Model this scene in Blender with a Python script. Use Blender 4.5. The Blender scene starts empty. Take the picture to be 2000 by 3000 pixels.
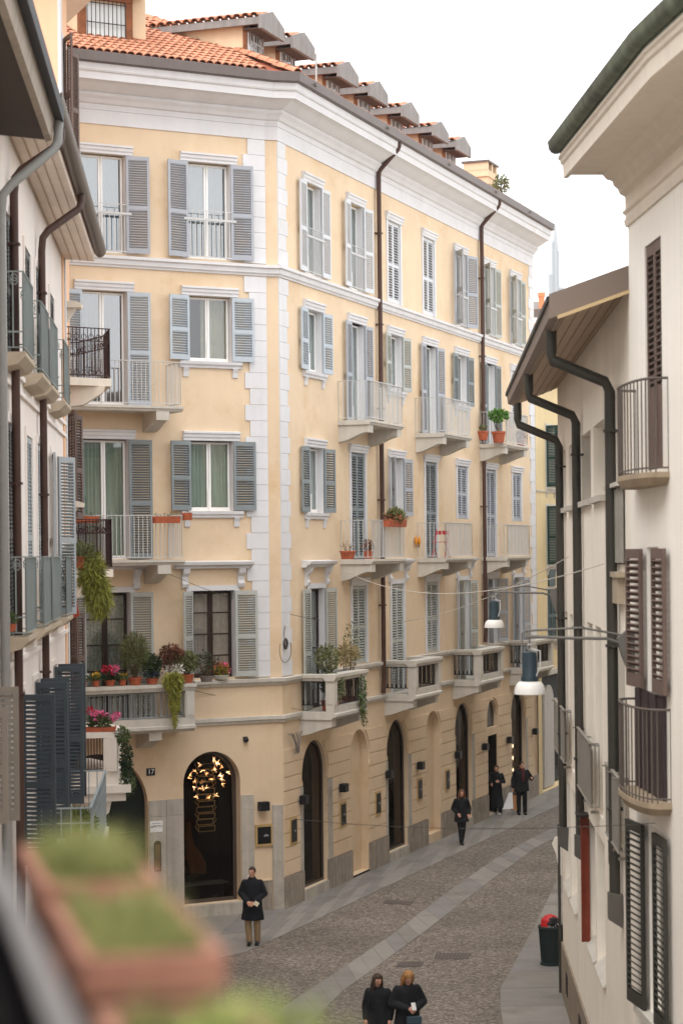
import bpy, bmesh, math, random
from mathutils import Vector, Matrix
R_ = math.radians
rnd = random.Random(7)
scene = bpy.context.scene
C = scene.collection

# ------------------------------------------------------------------ camera, sky, sun, exposure
TH, YP, FP, HC = 0.0105, 1622.0, 6000.0, 8.9        # roll, principal row, focal length (photo pixels), camera height
cam_d = bpy.data.cameras.new('camera'); cam = bpy.data.objects.new('camera', cam_d); C.objects.link(cam)
cam.location = (0, 0, HC)
cam.rotation_euler = (Matrix.Rotation(R_(90), 4, 'X') @ Matrix.Rotation(-TH, 4, 'Z')).to_euler()
cam_d.sensor_fit = 'HORIZONTAL'; cam_d.sensor_width = 24.0; cam_d.lens = FP / 2000.0 * 24.0
cam_d.shift_y = (YP - 1500.0) / 2000.0
cam_d.clip_start = 0.05; cam_d.clip_end = 6000
cam_d.dof.use_dof = True; cam_d.dof.focus_distance = 51.0; cam_d.dof.aperture_fstop = 2.1
scene.camera = cam
SUN_EL, SUN_AZ = R_(60), R_(205)                     # azimuth measured clockwise from +Y: behind the camera
world = bpy.data.worlds.new('World'); scene.world = world; world.use_nodes = True
wn, wl = world.node_tree.nodes, world.node_tree.links
for nd in list(wn): wn.remove(nd)
w_out = wn.new('ShaderNodeOutputWorld'); w_bg = wn.new('ShaderNodeBackground')
w_sky = wn.new('ShaderNodeTexSky'); w_sky.sky_type = 'NISHITA'; w_sky.sun_disc = False
w_sky.sun_elevation = SUN_EL; w_sky.sun_rotation = SUN_AZ; w_sky.dust_density = 4.0; w_sky.air_density = 1.0
w_hs = wn.new('ShaderNodeHueSaturation'); w_hs.inputs['Saturation'].default_value = 0.0
w_mix = wn.new('ShaderNodeMix'); w_mix.data_type = 'RGBA'; w_mix.inputs[0].default_value = 0.93   # overcast deck over the clear sky
w_mix.inputs[7].default_value = (9.4, 9.55, 9.8, 1)
wl.new(w_sky.outputs[0], w_hs.inputs['Color']); wl.new(w_hs.outputs[0], w_mix.inputs[6])
wl.new(w_mix.outputs[2], w_bg.inputs['Color']); w_bg.inputs['Strength'].default_value = 0.12
wl.new(w_bg.outputs[0], w_out.inputs['Surface'])
sun_d = bpy.data.lights.new('sun', 'SUN'); sun = bpy.data.objects.new('sun', sun_d); C.objects.link(sun)
sun_d.energy = 1.5; sun_d.angle = R_(50); sun_d.color = (1.0, 0.96, 0.9)
_sd = Vector((math.sin(SUN_AZ) * math.cos(SUN_EL), math.cos(SUN_AZ) * math.cos(SUN_EL), math.sin(SUN_EL)))
sun.rotation_euler = _sd.to_track_quat('Z', 'Y').to_euler()
sun.location = _sd * 60
scene.render.engine = 'CYCLES'
scene.cycles.use_denoising = True
scene.cycles.max_bounces = 8; scene.cycles.diffuse_bounces = 4; scene.cycles.transparent_max_bounces = 12
scene.view_settings.view_transform = 'Standard'; scene.view_settings.look = 'None'
scene.view_settings.exposure = 0.90; scene.view_settings.gamma = 1.0
scene.view_settings.use_curve_mapping = False

# ------------------------------------------------------------------ photo pixel -> ray -> surface it lies on
def ray(x, y):
    dx, dy = x - 1000.0, y - YP
    return Vector(((dx - TH * dy) / FP, 1.0, -(dy + TH * dx) / FP))
def gpt(x, y, z=0.0):
    r = ray(x, y); t = (z - HC) / r.z
    return Vector((r.x * t, t, z))
def ypt(x, y, Y):
    r = ray(x, y); return Vector((r.x * Y, Y, HC + r.z * Y))

class Fr:                                            # a facade: s along it, n out of it, z up. local x = s, local y = into the wall
    def __init__(s, P, d):
        s.P = Vector(P[:2]); s.d = Vector(d[:2]).normalized(); s.n = Vector((s.d.y, -s.d.x)); s.rz = math.atan2(s.d.y, s.d.x)
    def T(s, a, n, z):
        p = s.P + s.d * a + s.n * n
        return Vector((p.x, p.y, z))
    def px(s, x, y, off=0.0):
        r = ray(x, y); rn = Vector((r.x, r.y)); t = (s.P.dot(s.n) + off) / rn.dot(s.n)
        q = rn * t; return (q - s.P).dot(s.d), HC + r.z * t
aR = math.atan(2200 / FP); aL = math.atan(11250 / FP)
pA = gpt(798, 2666); pB = gpt(833, 2664.4)
FL = Fr(pA, (math.sin(aL), math.cos(aL)))            # left face of the yellow house, s <= 0
FR = Fr(pB, (math.sin(aR), math.cos(aR)))            # right face, s >= 0
FC = Fr(pA, (pB - pA)[:2])                           # narrow splayed corner between them
CW = (pB - pA).length
FB = Fr((4.37, 41.17), (-.0467, -1))                 # low cream house on the right, s runs towards the camera
FA = Fr((3.65, 25.8), (.05, -1))                     # near cream house on the right
FLA = Fr((-5.5, 41.0), (-.0733, 1))                  # pink-white house on the left, s <= 0 towards the camera

# ------------------------------------------------------------------ materials
def lin(h):
    h = h.lstrip('#'); v = [int(h[i:i + 2], 16) / 255 for i in (0, 2, 4)]
    return [c / 12.92 if c <= .04045 else ((c + .055) / 1.055) ** 2.4 for c in v]
MATS = {}
def M(name, hexc, rough=.8, var=.06, scale=2.0, bump=0.0, bscale=40.0, metal=0.0, streak=0.0, dirt_tint=None, spec=.3, dscale=.9, dlo=.52, dhi=.72):
    if name in MATS: return MATS[name]
    m = bpy.data.materials.new(name); m.use_nodes = True; nt = m.node_tree; N = nt.nodes; L = nt.links
    b = N['Principled BSDF']; c = lin(hexc)
    b.inputs['Roughness'].default_value = rough; b.inputs['Metallic'].default_value = metal
    b.inputs['Specular IOR Level'].default_value = spec
    g = N.new('ShaderNodeNewGeometry')
    n1 = N.new('ShaderNodeTexNoise'); n1.inputs['Scale'].default_value = scale; n1.inputs['Detail'].default_value = 6; n1.inputs['Roughness'].default_value = .65
    L.new(g.outputs['Position'], n1.inputs['Vector'])
    mp = N.new('ShaderNodeMapRange'); mp.inputs[1].default_value = .3; mp.inputs[2].default_value = .7
    mp.inputs[3].default_value = 1 - var; mp.inputs[4].default_value = 1 + var
    L.new(n1.outputs['Fac'], mp.inputs[0])
    src = mp.outputs[0]
    if streak:
        mpp = N.new('ShaderNodeMapping'); mpp.inputs['Scale'].default_value = (5, 5, .18); L.new(g.outputs['Position'], mpp.inputs['Vector'])
        n2 = N.new('ShaderNodeTexNoise'); n2.inputs['Scale'].default_value = 1.3; n2.inputs['Detail'].default_value = 5; L.new(mpp.outputs[0], n2.inputs['Vector'])
        m2 = N.new('ShaderNodeMapRange'); m2.inputs[1].default_value = .35; m2.inputs[2].default_value = .7; m2.inputs[3].default_value = 1.0; m2.inputs[4].default_value = 1 - streak
        L.new(n2.outputs['Fac'], m2.inputs[0])
        mm = N.new('ShaderNodeMath'); mm.operation = 'MULTIPLY'; L.new(src, mm.inputs[0]); L.new(m2.outputs[0], mm.inputs[1]); src = mm.outputs[0]
    vm = N.new('ShaderNodeVectorMath'); vm.operation = 'SCALE'; vm.inputs[0].default_value = c; L.new(src, vm.inputs['Scale'])
    out = vm.outputs[0]
    if dirt_tint:
        n3 = N.new('ShaderNodeTexNoise'); n3.inputs['Scale'].default_value = dscale; n3.inputs['Detail'].default_value = 9; n3.inputs['Roughness'].default_value = .7
        L.new(g.outputs['Position'], n3.inputs['Vector'])
        m3 = N.new('ShaderNodeMapRange'); m3.inputs[1].default_value = dlo; m3.inputs[2].default_value = dhi; L.new(n3.outputs['Fac'], m3.inputs[0])
        mx = N.new('ShaderNodeMix'); mx.data_type = 'RGBA'; L.new(m3.outputs[0], mx.inputs[0]); L.new(out, mx.inputs[6])
        mx.inputs[7].default_value = (*lin(dirt_tint), 1); out = mx.outputs[2]
    L.new(out, b.inputs['Base Color'])
    if bump:
        nb = N.new('ShaderNodeTexNoise'); nb.inputs['Scale'].default_value = bscale; nb.inputs['Detail'].default_value = 4; L.new(g.outputs['Position'], nb.inputs['Vector'])
        bp = N.new('ShaderNodeBump'); bp.inputs['Strength'].default_value = bump; bp.inputs['Distance'].default_value = .01
        L.new(nb.outputs['Fac'], bp.inputs['Height']); L.new(bp.outputs[0], b.inputs['Normal'])
    MATS[name] = m; return m
def glass(name, tint='D8E0E2', refl=.16):
    if name in MATS: return MATS[name]
    m = bpy.data.materials.new(name); m.use_nodes = True; nt = m.node_tree; N = nt.nodes; L = nt.links
    for n in list(N): N.remove(n)
    o = N.new('ShaderNodeOutputMaterial'); tr = N.new('ShaderNodeBsdfTransparent'); tr.inputs[0].default_value = (*lin(tint), 1)
    gl = N.new('ShaderNodeBsdfGlossy'); gl.inputs['Roughness'].default_value = .03
    fr = N.new('ShaderNodeFresnel'); fr.inputs['IOR'].default_value = 1.5
    ad = N.new('ShaderNodeMath'); ad.operation = 'MULTIPLY_ADD'; ad.inputs[1].default_value = 1.0; ad.inputs[2].default_value = refl; ad.use_clamp = True
    L.new(fr.outputs[0], ad.inputs[0])
    gb = N.new('ShaderNodeNewGeometry'); iv = N.new('ShaderNodeMath'); iv.operation = 'SUBTRACT'; iv.inputs[0].default_value = 1.0; L.new(gb.outputs['Backfacing'], iv.inputs[1])
    mf = N.new('ShaderNodeMath'); mf.operation = 'MULTIPLY'; L.new(ad.outputs[0], mf.inputs[0]); L.new(iv.outputs[0], mf.inputs[1])
    mx = N.new('ShaderNodeMixShader'); L.new(mf.outputs[0], mx.inputs[0]); L.new(tr.outputs[0], mx.inputs[1]); L.new(gl.outputs[0], mx.inputs[2]); L.new(mx.outputs[0], o.inputs[0])
    MATS[name] = m; return m
def emit(name, hexc, st):
    if name in MATS: return MATS[name]
    m = bpy.data.materials.new(name); m.use_nodes = True; b = m.node_tree.nodes['Principled BSDF']
    b.inputs['Base Color'].default_value = (*lin(hexc), 1); b.inputs['Emission Color'].default_value = (*lin(hexc), 1); b.inputs['Emission Strength'].default_value = st
    MATS[name] = m; return m
def leafm(name, hexc, h2=None, var=.35):
    if name in MATS: return MATS[name]
    m = M(name, hexc, .6, var, 22.0, spec=.2, dirt_tint=h2, dscale=9, dlo=.45, dhi=.6) if h2 else M(name, hexc, .6, var, 22.0, spec=.2)
    return m

# ------------------------------------------------------------------ mesh building
class MB:
    def __init__(s): s.v = []; s.f = []
    def add(s, vs, fs):
        o = len(s.v); s.v += [tuple(v) for v in vs]; s.f += [tuple(i + o for i in f) for f in fs]; return s
    def box(s, x0, x1, y0, y1, z0, z1):
        return s.add([(x0, y0, z0), (x1, y0, z0), (x1, y1, z0), (x0, y1, z0), (x0, y0, z1), (x1, y0, z1), (x1, y1, z1), (x0, y1, z1)],
                     [(0, 3, 2, 1), (4, 5, 6, 7), (0, 1, 5, 4), (1, 2, 6, 5), (2, 3, 7, 6), (3, 0, 4, 7)])
    def obox(s, c, ax, ay, az):                        # oriented box: centre and half vectors
        c, ax, ay, az = Vector(c), Vector(ax), Vector(ay), Vector(az)
        P = [c + ax * i + ay * j + az * k for k in (-1, 1) for (i, j) in ((-1, -1), (1, -1), (1, 1), (-1, 1))]
        return s.add(P, [(0, 3, 2, 1), (4, 5, 6, 7), (0, 1, 5, 4), (1, 2, 6, 5), (2, 3, 7, 6), (3, 0, 4, 7)])
    def prism(s, pts, a0, a1, axis):                   # polygon extruded along an axis. axis x: pts=(y,z); y: (x,z); z: (x,y)
        n = len(pts)
        def mk(a):
            return [(a, p[0], p[1]) if axis == 'x' else (p[0], a, p[1]) if axis == 'y' else (p[0], p[1], a) for p in pts]
        return s.add(mk(a0) + mk(a1), [tuple(range(n))[::-1], tuple(range(n, 2 * n))] + [(i, (i + 1) % n, n + (i + 1) % n, n + i) for i in range(n)])
    def tube(s, pts, r, seg=6, cap=True):
        pts = [Vector(p) for p in pts]; rs = r if isinstance(r, (list, tuple)) else [r] * len(pts)
        o = len(s.v); prev = None
        for i, p in enumerate(pts):
            t = (pts[min(i + 1, len(pts) - 1)] - pts[max(i - 1, 0)])
            t = t.normalized() if t.length > 1e-9 else Vector((0, 0, 1))
            if prev is None:
                u = t.cross(Vector((0, 0, 1)));
                if u.length < 1e-3: u = t.cross(Vector((1, 0, 0)))
            else:
                u = prev - t * prev.dot(t)
                if u.length < 1e-4: u = t.cross(Vector((1, 0, 0)))
            u.normalize(); prev = u; w = t.cross(u)
            for k in range(seg):
                a = 2 * math.pi * k / seg; s.v.append(tuple(p + (u * math.cos(a) + w * math.sin(a)) * rs[i]))
        for i in range(len(pts) - 1):
            for k in range(seg):
                a, b = o + i * seg + k, o + i * seg + (k + 1) % seg
                s.f.append((a, b, b + seg, a + seg))
        if cap:
            s.f.append(tuple(o + k for k in range(seg))[::-1]); e = o + (len(pts) - 1) * seg; s.f.append(tuple(e + k for k in range(seg)))
        return s
    def lathe(s, prof, seg=20, c=(0, 0, 0), sx=1, sy=1, a0=0, a1=2 * math.pi):
        full = abs(a1 - a0 - 2 * math.pi) < 1e-6; m = seg if full else seg + 1; o = len(s.v)
        for (r, z) in prof:
            for k in range(m):
                a = a0 + (a1 - a0) * k / seg; s.v.append((c[0] + r * math.cos(a) * sx, c[1] + r * math.sin(a) * sy, c[2] + z))
        for i in range(len(prof) - 1):
            for k in range(seg if full else seg):
                k2 = (k + 1) % m
                if not full and k + 1 > seg: continue
                s.f.append((o + i * m + k, o + i * m + k2, o + (i + 1) * m + k2, o + (i + 1) * m + k))
        return s
    def ball(s, c, r, seg=10, rings=7):
        rr = r if isinstance(r, (tuple, list)) else (r, r, r); c = Vector(c); o = len(s.v)
        for i in range(rings + 1):
            t = math.pi * i / rings
            for k in range(seg):
                a = 2 * math.pi * k / seg
                s.v.append((c.x + rr[0] * math.sin(t) * math.cos(a), c.y + rr[1] * math.sin(t) * math.sin(a), c.z - rr[2] * math.cos(t)))
        for i in range(rings):
            for k in range(seg):
                s.f.append((o + i * seg + k, o + i * seg + (k + 1) % seg, o + (i + 1) * seg + (k + 1) % seg, o + (i + 1) * seg + k))
        return s
    def mesh(s, name, mat, smooth=False, bevel=0):
        me = bpy.data.meshes.new(name); me.from_pydata(s.v, [], s.f); me.update()
        if mat: me.materials.append(mat)
        if smooth:
            for p in me.polygons: p.use_smooth = True
            try: me.set_sharp_from_angle(angle=R_(40))
            except Exception: pass
        return me
def obj(name, me, parent=None, loc=(0, 0, 0), rz=0.0):
    o = bpy.data.objects.new(name, me); C.objects.link(o); o.location = loc; o.rotation_euler = (0, 0, rz)
    if parent is not None: o.parent = parent
    return o
def mk(name, mb, mat, parent=None, loc=(0, 0, 0), rz=0.0, smooth=False):
    return obj(name, mb.mesh(name, mat, smooth), parent, loc, rz)
CACHE = {}
def shared(key, fn):
    if key not in CACHE: CACHE[key] = fn()
    return CACHE[key]
def tag(o, label=None, cat=None, group=None, kind=None):
    if label: o['label'] = label
    if cat: o['category'] = cat
    if group: o['group'] = group
    if kind: o['kind'] = kind
    return o
def thing(name, label, cat, loc=(0, 0, 0), rz=0.0, group=None):
    return tag(obj(name, None, None, loc, rz), label, cat, group)
def struct(name, mb, mat, parent=None):
    o = mk(name, mb, mat, parent)
    if parent is None: o['kind'] = 'structure'
    return o
def at(fr, root, s, n, z):
    return fr.T(s, n, z) - root.location
def sweep(prof, path, closed_prof=True):              # profile (n,z) carried along a plan path, mitred; n is to the right of travel
    mb = MB(); k = len(path); P = [Vector(p[:2]) for p in path]; rows = []
    for i in range(k):
        ns = []
        if i > 0: d = (P[i] - P[i - 1]).normalized(); ns.append(Vector((d.y, -d.x)))
        if i < k - 1: d = (P[i + 1] - P[i]).normalized(); ns.append(Vector((d.y, -d.x)))
        m = ns[0] if len(ns) == 1 else (ns[0] + ns[1]) / (1 + ns[0].dot(ns[1]))
        rows.append([(P[i].x + m.x * n, P[i].y + m.y * n, z) for n, z in prof])
    q = len(prof); vs = [v for r in rows for v in r]; fs = []
    for i in range(k - 1):
        for j in range(q if closed_prof else q - 1):
            j2 = (j + 1) % q; fs.append((i * q + j, (i + 1) * q + j, (i + 1) * q + j2, i * q + j2))
    if closed_prof: fs += [tuple(range(q))[::-1], tuple((k - 1) * q + j for j in range(q))]
    return mb.add(vs, fs)
def shift(mb, off):
    o = Vector(off); mb.v = [tuple(Vector(v) - o) for v in mb.v]; return mb
def facade(s0, s1, z0, z1, holes, depth=.3):
    """wall sheet with reveals. holes: (a0,a1,b0,b1) rectangles or (a0,a1,b0,b1,'arch') with a round head inside b1. local x=s, y=into wall"""
    mb = MB(); xs = sorted({s0, s1, *[h[0] for h in holes], *[h[1] for h in holes]}); zs = sorted({z0, z1, *[h[2] for h in holes], *[h[3] for h in holes]})
    for i in range(len(xs) - 1):
        run = None
        for j in range(len(zs) - 1):
            cx, cz = (xs[i] + xs[i + 1]) / 2, (zs[j] + zs[j + 1]) / 2
            solid = not any(h[0] < cx < h[1] and h[2] < cz < h[3] for h in holes)
            if solid and run is None: run = zs[j]
            if run is not None and (not solid or j == len(zs) - 2):
                top = zs[j + 1] if solid else zs[j]
                mb.add([(xs[i], 0, run), (xs[i + 1], 0, run), (xs[i + 1], 0, top), (xs[i], 0, top)], [(0, 1, 2, 3)]); run = None
    for h in holes:
        a0, a1, b0, b1 = h[:4]
        if len(h) > 4:
            r = (a1 - a0) / 2; zc = b1 - r; cx = (a0 + a1) / 2; n = 20
            arc = [(cx + r * math.cos(math.pi - math.pi * k / n), zc + r * math.sin(math.pi * k / n)) for k in range(n + 1)]
            for k in range(n):
                (x, z), (x2, z2) = arc[k], arc[k + 1]
                mb.add([(x, 0, z), (x2, 0, z2), (x2, 0, b1), (x, 0, b1)], [(0, 1, 2, 3)])
                mb.add([(x, 0, z), (x2, 0, z2), (x2, depth, z2), (x, depth, z)], [(0, 3, 2, 1)])
            mb.add([(a0, 0, b0), (a0, 0, zc), (a0, depth, zc), (a0, depth, b0)], [(0, 1, 2, 3)])
            mb.add([(a1, 0, b0), (a1, 0, zc), (a1, depth, zc), (a1, depth, b0)], [(3, 2, 1, 0)])
        else:
            mb.add([(a0, 0, b0), (a0, 0, b1), (a0, depth, b1), (a0, depth, b0)], [(0, 1, 2, 3)])
            mb.add([(a1, 0, b0), (a1, 0, b1), (a1, depth, b1), (a1, depth, b0)], [(3, 2, 1, 0)])
            mb.add([(a0, 0, b1), (a1, 0, b1), (a1, depth, b1), (a0, depth, b1)], [(0, 1, 2, 3)])
        mb.add([(a0, 0, b0), (a1, 0, b0), (a1, depth, b0), (a0, depth, b0)], [(3, 2, 1, 0)])
    return mb
# ------------------------------------------------------------------ shared materials
YEL = M('yellow_plaster', 'D9C2A5', .9, .06, .6, bump=.25, bscale=30, streak=.025, dirt_tint='C9AA82', dscale=.7, dlo=.5, dhi=.78)
YELLOW_LOW = YEL
WHT = M('white_stucco', 'D3D2D4', .85, .05, 1.5, bump=.15, bscale=30, streak=.03, dirt_tint='C6C3C0', dscale=1.1, dlo=.55, dhi=.85)
STO = M('grey_stone', 'B7AFA4', .8, .12, 3.0, bump=.25, bscale=25, streak=.25, dirt_tint='8B8378')
SLAB = M('balcony_stone', 'C6C0B6', .85, .08, 2.0, bump=.2, bscale=30, streak=.12)
PLI = M('plinth_stone', '9D9285', .8, .15, 4.0, bump=.3, bscale=20, streak=.35, dirt_tint='6F665C')
GUT = M('dark_gutter_metal', '6B625F', .5, .06, 1.0, streak=.08, metal=.1)
PIPE = M('brown_pipe', '4B332B', .5, .08, 2.0)
IRON = M('dark_iron', '2C2523', .6, .1, 8.0)
IRONW = M('pale_iron', 'BFBFBE', .6, .06, 6.0)
IRONG = M('grey_iron', '8F979A', .6, .08, 6.0)
TILE = M('roof_tile', 'BE8468', .9, .30, 5.0, bump=.2, dirt_tint='9C7562', dscale=3.5)
CONC = M('dormer_concrete', '8E8A88', .85, .12, 2.5, bump=.2, streak=.2)
CREAM = M('dormer_cream', 'DFC6A6', .9, .05, 1.5, streak=.06)
WOODB = M('brown_wood', '7A4A2C', .7, .25, 6.0)
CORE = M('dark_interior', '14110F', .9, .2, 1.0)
GL = glass('window_glass', 'E6ECEC', .12); GLR = glass('sky_glass', 'C8D2D6', .30); GLS = glass('shop_glass', 'D2CDC8', .0); GLS2 = glass('street_shop_glass', 'C8C4C0', .10)
SH_WHITE = M('shutter_white', 'C9CBCF', .6, .04, 5.0)
SH_GREY = M('shutter_grey', 'A2A6AE', .6, .05, 5.0)
SH_BLUE = M('shutter_blue', 'B0B9C1', .6, .05, 5.0)
SH_DARK = M('shutter_slate', '7E8689', .6, .06, 5.0)
SH_PALE = M('shutter_pale', 'ABAEA9', .6, .06, 5.0)
SH_GREEN = M('shutter_dark_green', '1F3B36', .55, .1, 5.0)
SH_BROWN = M('shutter_brown', '6A5850', .6, .1, 5.0)
SH_ANTH = M('shutter_anthracite', '3C444A', .55, .1, 5.0)
SH_TAUPE = M('shutter_taupe', '8A8075', .6, .06, 5.0)
FRW = M('sash_white', 'E9E8E6', .5, .03, 4.0); FRD = M('sash_dark_wood', '2B1D17', .5, .15, 6.0)
CUR = {'blue': M('curtain_sky_tint', 'C4D2D8', .9, .05, 4.0), 'beige': M('curtain_beige', 'D2C4AC', .9, .1, 4.0), 'green': M('curtain_green', 'BFC9B8', .9, .08, 4.0),  # blue one carries the panes' sky reflection as cloth colour
       'lace': M('curtain_lace', 'BDB5A6', .9, .45, 14.0, dirt_tint='3A332D', dscale=16), 'white': M('curtain_white', 'DEDDDA', .9, .05, 4.0), 'brown': M('curtain_taupe', '6A5F57', .9, .1, 3.0),
       'pink': M('curtain_pink', 'D0B7AC', .9, .2, 9.0)}

# ------------------------------------------------------------------ window kit
def leaf_mesh(w, h, mat, side, pitch=.058, solid_low=0.0):
    def f():
        mb = MB(); st = .062; t = .04; mid = h * .47
        sg = 1 if side > 0 else -1
        def bx(x0, x1, y0, y1, z0, z1): mb.box(min(sg * x0, sg * x1), max(sg * x0, sg * x1), y0, y1, z0, z1)
        bx(0, st, 0, t, 0, h); bx(w - st, w, 0, t, 0, h); bx(st, w - st, 0, t, 0, .13); bx(st, w - st, 0, t, h - .09, h); bx(st, w - st, 0, t, mid - .05, mid + .05)
        if solid_low: bx(st, w - st, .012, .028, .13, mid - .05)
        for a, b in ((.13, mid - .05), (mid + .05, h - .09)):
            if solid_low and a < .2: continue
            n = max(1, int((b - a) / pitch)); dz = (b - a) / n
            for k in range(n):
                zc = a + dz * (k + .5)
                cx = sg * w / 2
                mb.obox((cx, t / 2, zc), (w / 2 - st, 0, 0), (0, .021, .017), (0, -.003, .0045))
        return mb.mesh('shutter', mat)
    return shared(('leaf', round(w, 3), round(h, 3), mat.name, side, pitch, solid_low), f)
def curtain_mesh(w, h, mat):
    def f():
        mb = MB(); n = 36; vs = []
        for k in range(n + 1):
            x = -w / 2 + w * k / n; y = .035 * math.sin(k * 1.9) + .02 * math.sin(k * .77 + 1)
            vs += [(x, y * .6, h), (x, y * 1.3, 0)]
        mb.add(vs, [(2 * k, 2 * k + 1, 2 * k + 3, 2 * k + 2) for k in range(n)])
        return mb.mesh('curtain', mat, True)
    return shared(('cur', round(w, 3), round(h, 3), mat.name), f)
def sash_mesh(w, h, mat, muntins, st=.055):
    def f():
        mb = MB(); d = .05
        mb.box(-w / 2, -w / 2 + st, 0, d, 0, h); mb.box(w / 2 - st, w / 2, 0, d, 0, h); mb.box(-w / 2 + st, w / 2 - st, 0, d, 0, st * 1.6); mb.box(-w / 2 + st, w / 2 - st, 0, d, h - st, h)
        for k in range(1, muntins):
            z = h - h * k / muntins; mb.box(-w / 2 + st, w / 2 - st, .01, .04, z - .018, z + .018)
        return mb.mesh('sash', mat)
    return shared(('sash', round(w, 3), round(h, 3), mat.name, muntins, st), f)
def pane_mesh(w, h, mat):
    return shared(('pane', round(w, 3), round(h, 3), mat.name), lambda: MB().box(-w / 2, w / 2, 0, .006, 0, h).mesh('pane', mat))
def casing_mesh(w, h, mat, cw=.13, proud=.03):
    def f():
        mb = MB(); mb.box(-w / 2 - cw, -w / 2 + .004, -proud, .25, 0, h + cw); mb.box(w / 2 - .004, w / 2 + cw, -proud, .25, 0, h + cw); mb.box(-w / 2 + .004, w / 2 - .004, -proud, .25, h, h + cw)
        return mb.mesh('window', mat)
    return shared(('casing', round(w, 3), round(h, 3), mat.name, cw, proud), f)
def lintel_mesh(w, mat):
    def f():
        prof = [(.02, 0), (-.045, 0), (-.045, .05), (-.07, .09), (-.07, .15), (-.10, .17), (-.10, .215), (.02, .235)]
        return MB().prism(prof, -w / 2, w / 2, 'x').mesh('lintel', mat)
    return shared(('lintel', round(w, 3), mat.name), f)
def sill_mesh(w, mat):
    def f():
        mb = MB(); mb.prism([(.02, .0), (-.05, 0), (-.06, .05), (-.10, .09), (-.11, .16), (.02, .17)], -w / 2, w / 2, 'x')
        for sx in (-1, 1):
            c = sx * (w / 2 - .17); mb.prism([(.02, -.24), (-.035, -.22), (-.05, -.1), (-.09, -.002), (.02, -.002)], c - .07, c + .07, 'x')
        return mb.mesh('sill', mat)
    return shared(('sill', round(w, 3), mat.name), f)
def pediment_meshes(w, mat):
    def f():
        mb = MB(); mb.prism([(.02, 0), (-.12, 0), (-.14, .05), (-.24, .09), (-.26, .16), (.02, .19)], -w / 2, w / 2, 'x'); return mb.mesh('pediment', mat)
    def g():
        mb = MB(); pr = [(.02, -.50), (-.07, -.46), (-.10, -.38), (-.06, -.30), (-.07, -.20), (-.15, -.12), (-.19, -.002), (.02, -.002)]
        mb.prism(pr, -.085, .085, 'x'); return mb.mesh('console', mat)
    return shared(('ped', round(w, 3), mat.name), f), shared(('cons', mat.name), g)
def guard_mesh(w):
    def f():
        mb = MB(); mb.box(-w / 2 - .12, w / 2 + .12, -.11, -.075, .93, .985)
        n = 9
        for k in range(n):
            x = -w / 2 + .06 + (w - .12) * k / (n - 1); mb.box(x - .008, x + .008, -.10, -.085, .05, .93)
        mb.box(-w / 2, w / 2, -.105, -.08, .03, .05); mb.box(-w / 2, w / 2, -.10, -.085, .62 + .55, .635 + .55)
        for k in range(6):
            x = -w / 2 + .12 + (w - .24) * k / 5; mb.box(x - .006, x + .006, -.098, -.087, .985, 1.17)
        return mb.mesh('guard_rail', IRONW)
    return shared(('guard', round(w, 3)), f)
def window(fr, root, s, z0, z1, w=1.12, fm=None, sh=None, la=172, ra=172, lint=True, sill=False, cur='white', guard=False, munt=1, ped=False, casing=None, lw=None, open_cur=1.0, sill_z=-.17, recess=.14, gl=None):
    h = z1 - z0; fm = fm or FRW; casing = casing or WHT
    la = la and la + rnd.uniform(-4, 2); ra = ra and ra + rnd.uniform(-4, 2)
    win = obj('window', casing_mesh(w, h, casing), root, at(fr, root, s, 0, z0), fr.rz)
    if la or ra or sh is None:
        hw = (w - .05) / 2
        for sx in (-1, 1):
            obj('sash', sash_mesh(hw, h - .03, fm, munt, .05 if fm is FRW else .06), win, (sx * (hw / 2 + .006), recess, .01))
            obj('pane', pane_mesh(hw - .1, h - .12, gl or GL), win, (sx * (hw / 2 + .006), recess + .02, .06))
        obj('transom', shared(('tr', round(w, 3), fm.name), lambda: MB().box(-w / 2 + .004, w / 2 - .004, recess - .03, recess + .07, -.02, .012).box(-.03, .03, recess - .035, recess - .002, .015, .5).mesh('transom', fm)), win)
        if cur: obj('curtain', curtain_mesh((w - .1) * open_cur, h - .1, CUR[cur]), win, (0 if open_cur == 1 else (w - .1) * (1 - open_cur) / 2, recess + .12, .05))
    if sh is not None:
        lw_ = lw or (w / 2 - .004)
        pit = .058 if (la or ra) else .074
        if la is not None: obj('shutter', leaf_mesh(lw_, h - .02, sh, 1, pit), win, (-w / 2 + .003, -.05 if la else .02, .01), -R_(la))
        if ra is not None: obj('shutter', leaf_mesh(lw_, h - .02, sh, -1, pit), win, (w / 2 - .003, -.05 if ra else .02, .01), R_(ra))
    if lint: obj('lintel', lintel_mesh(w + .36, casing), win, (0, -.012, h + .012))
    if sill: obj('sill', sill_mesh(w + .5, casing), win, (0, -.003, sill_z))
    if guard: obj('guard_rail', guard_mesh(w), win)
    if ped:
        pm, cm = pediment_meshes(w + .9, casing)
        obj('pediment', pm, win, (0, 0, h + .55))
        for sx in (-1, 1): obj('console', cm, win, (sx * (w / 2 + .17), -.005, h + .55))
    return win
def bars(mb, p0, p1, z0, z1, sp=.11, r=.008, rail=.018):
    """straight railing: vertical bars, a top and a bottom rail between two plan points"""
    p0, p1 = Vector(p0), Vector(p1); L_ = (p1 - p0).length; n = max(2, int(L_ / sp)); d = (p1 - p0) / L_; q = Vector((-d.y, d.x))
    for k in range(n + 1):
        p = p0 + (p1 - p0) * k / n; mb.box(p.x - r, p.x + r, p.y - r, p.y + r, z0 + .06, z1 - .01)
    for z in (z0 + .06, z1):
        c = (p0 + p1) / 2; mb.obox((c.x, c.y, z), (d.x * L_ / 2, d.y * L_ / 2, 0), (q.x * rail, q.y * rail, 0), (0, 0, rail * .55))
    return mb
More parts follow.
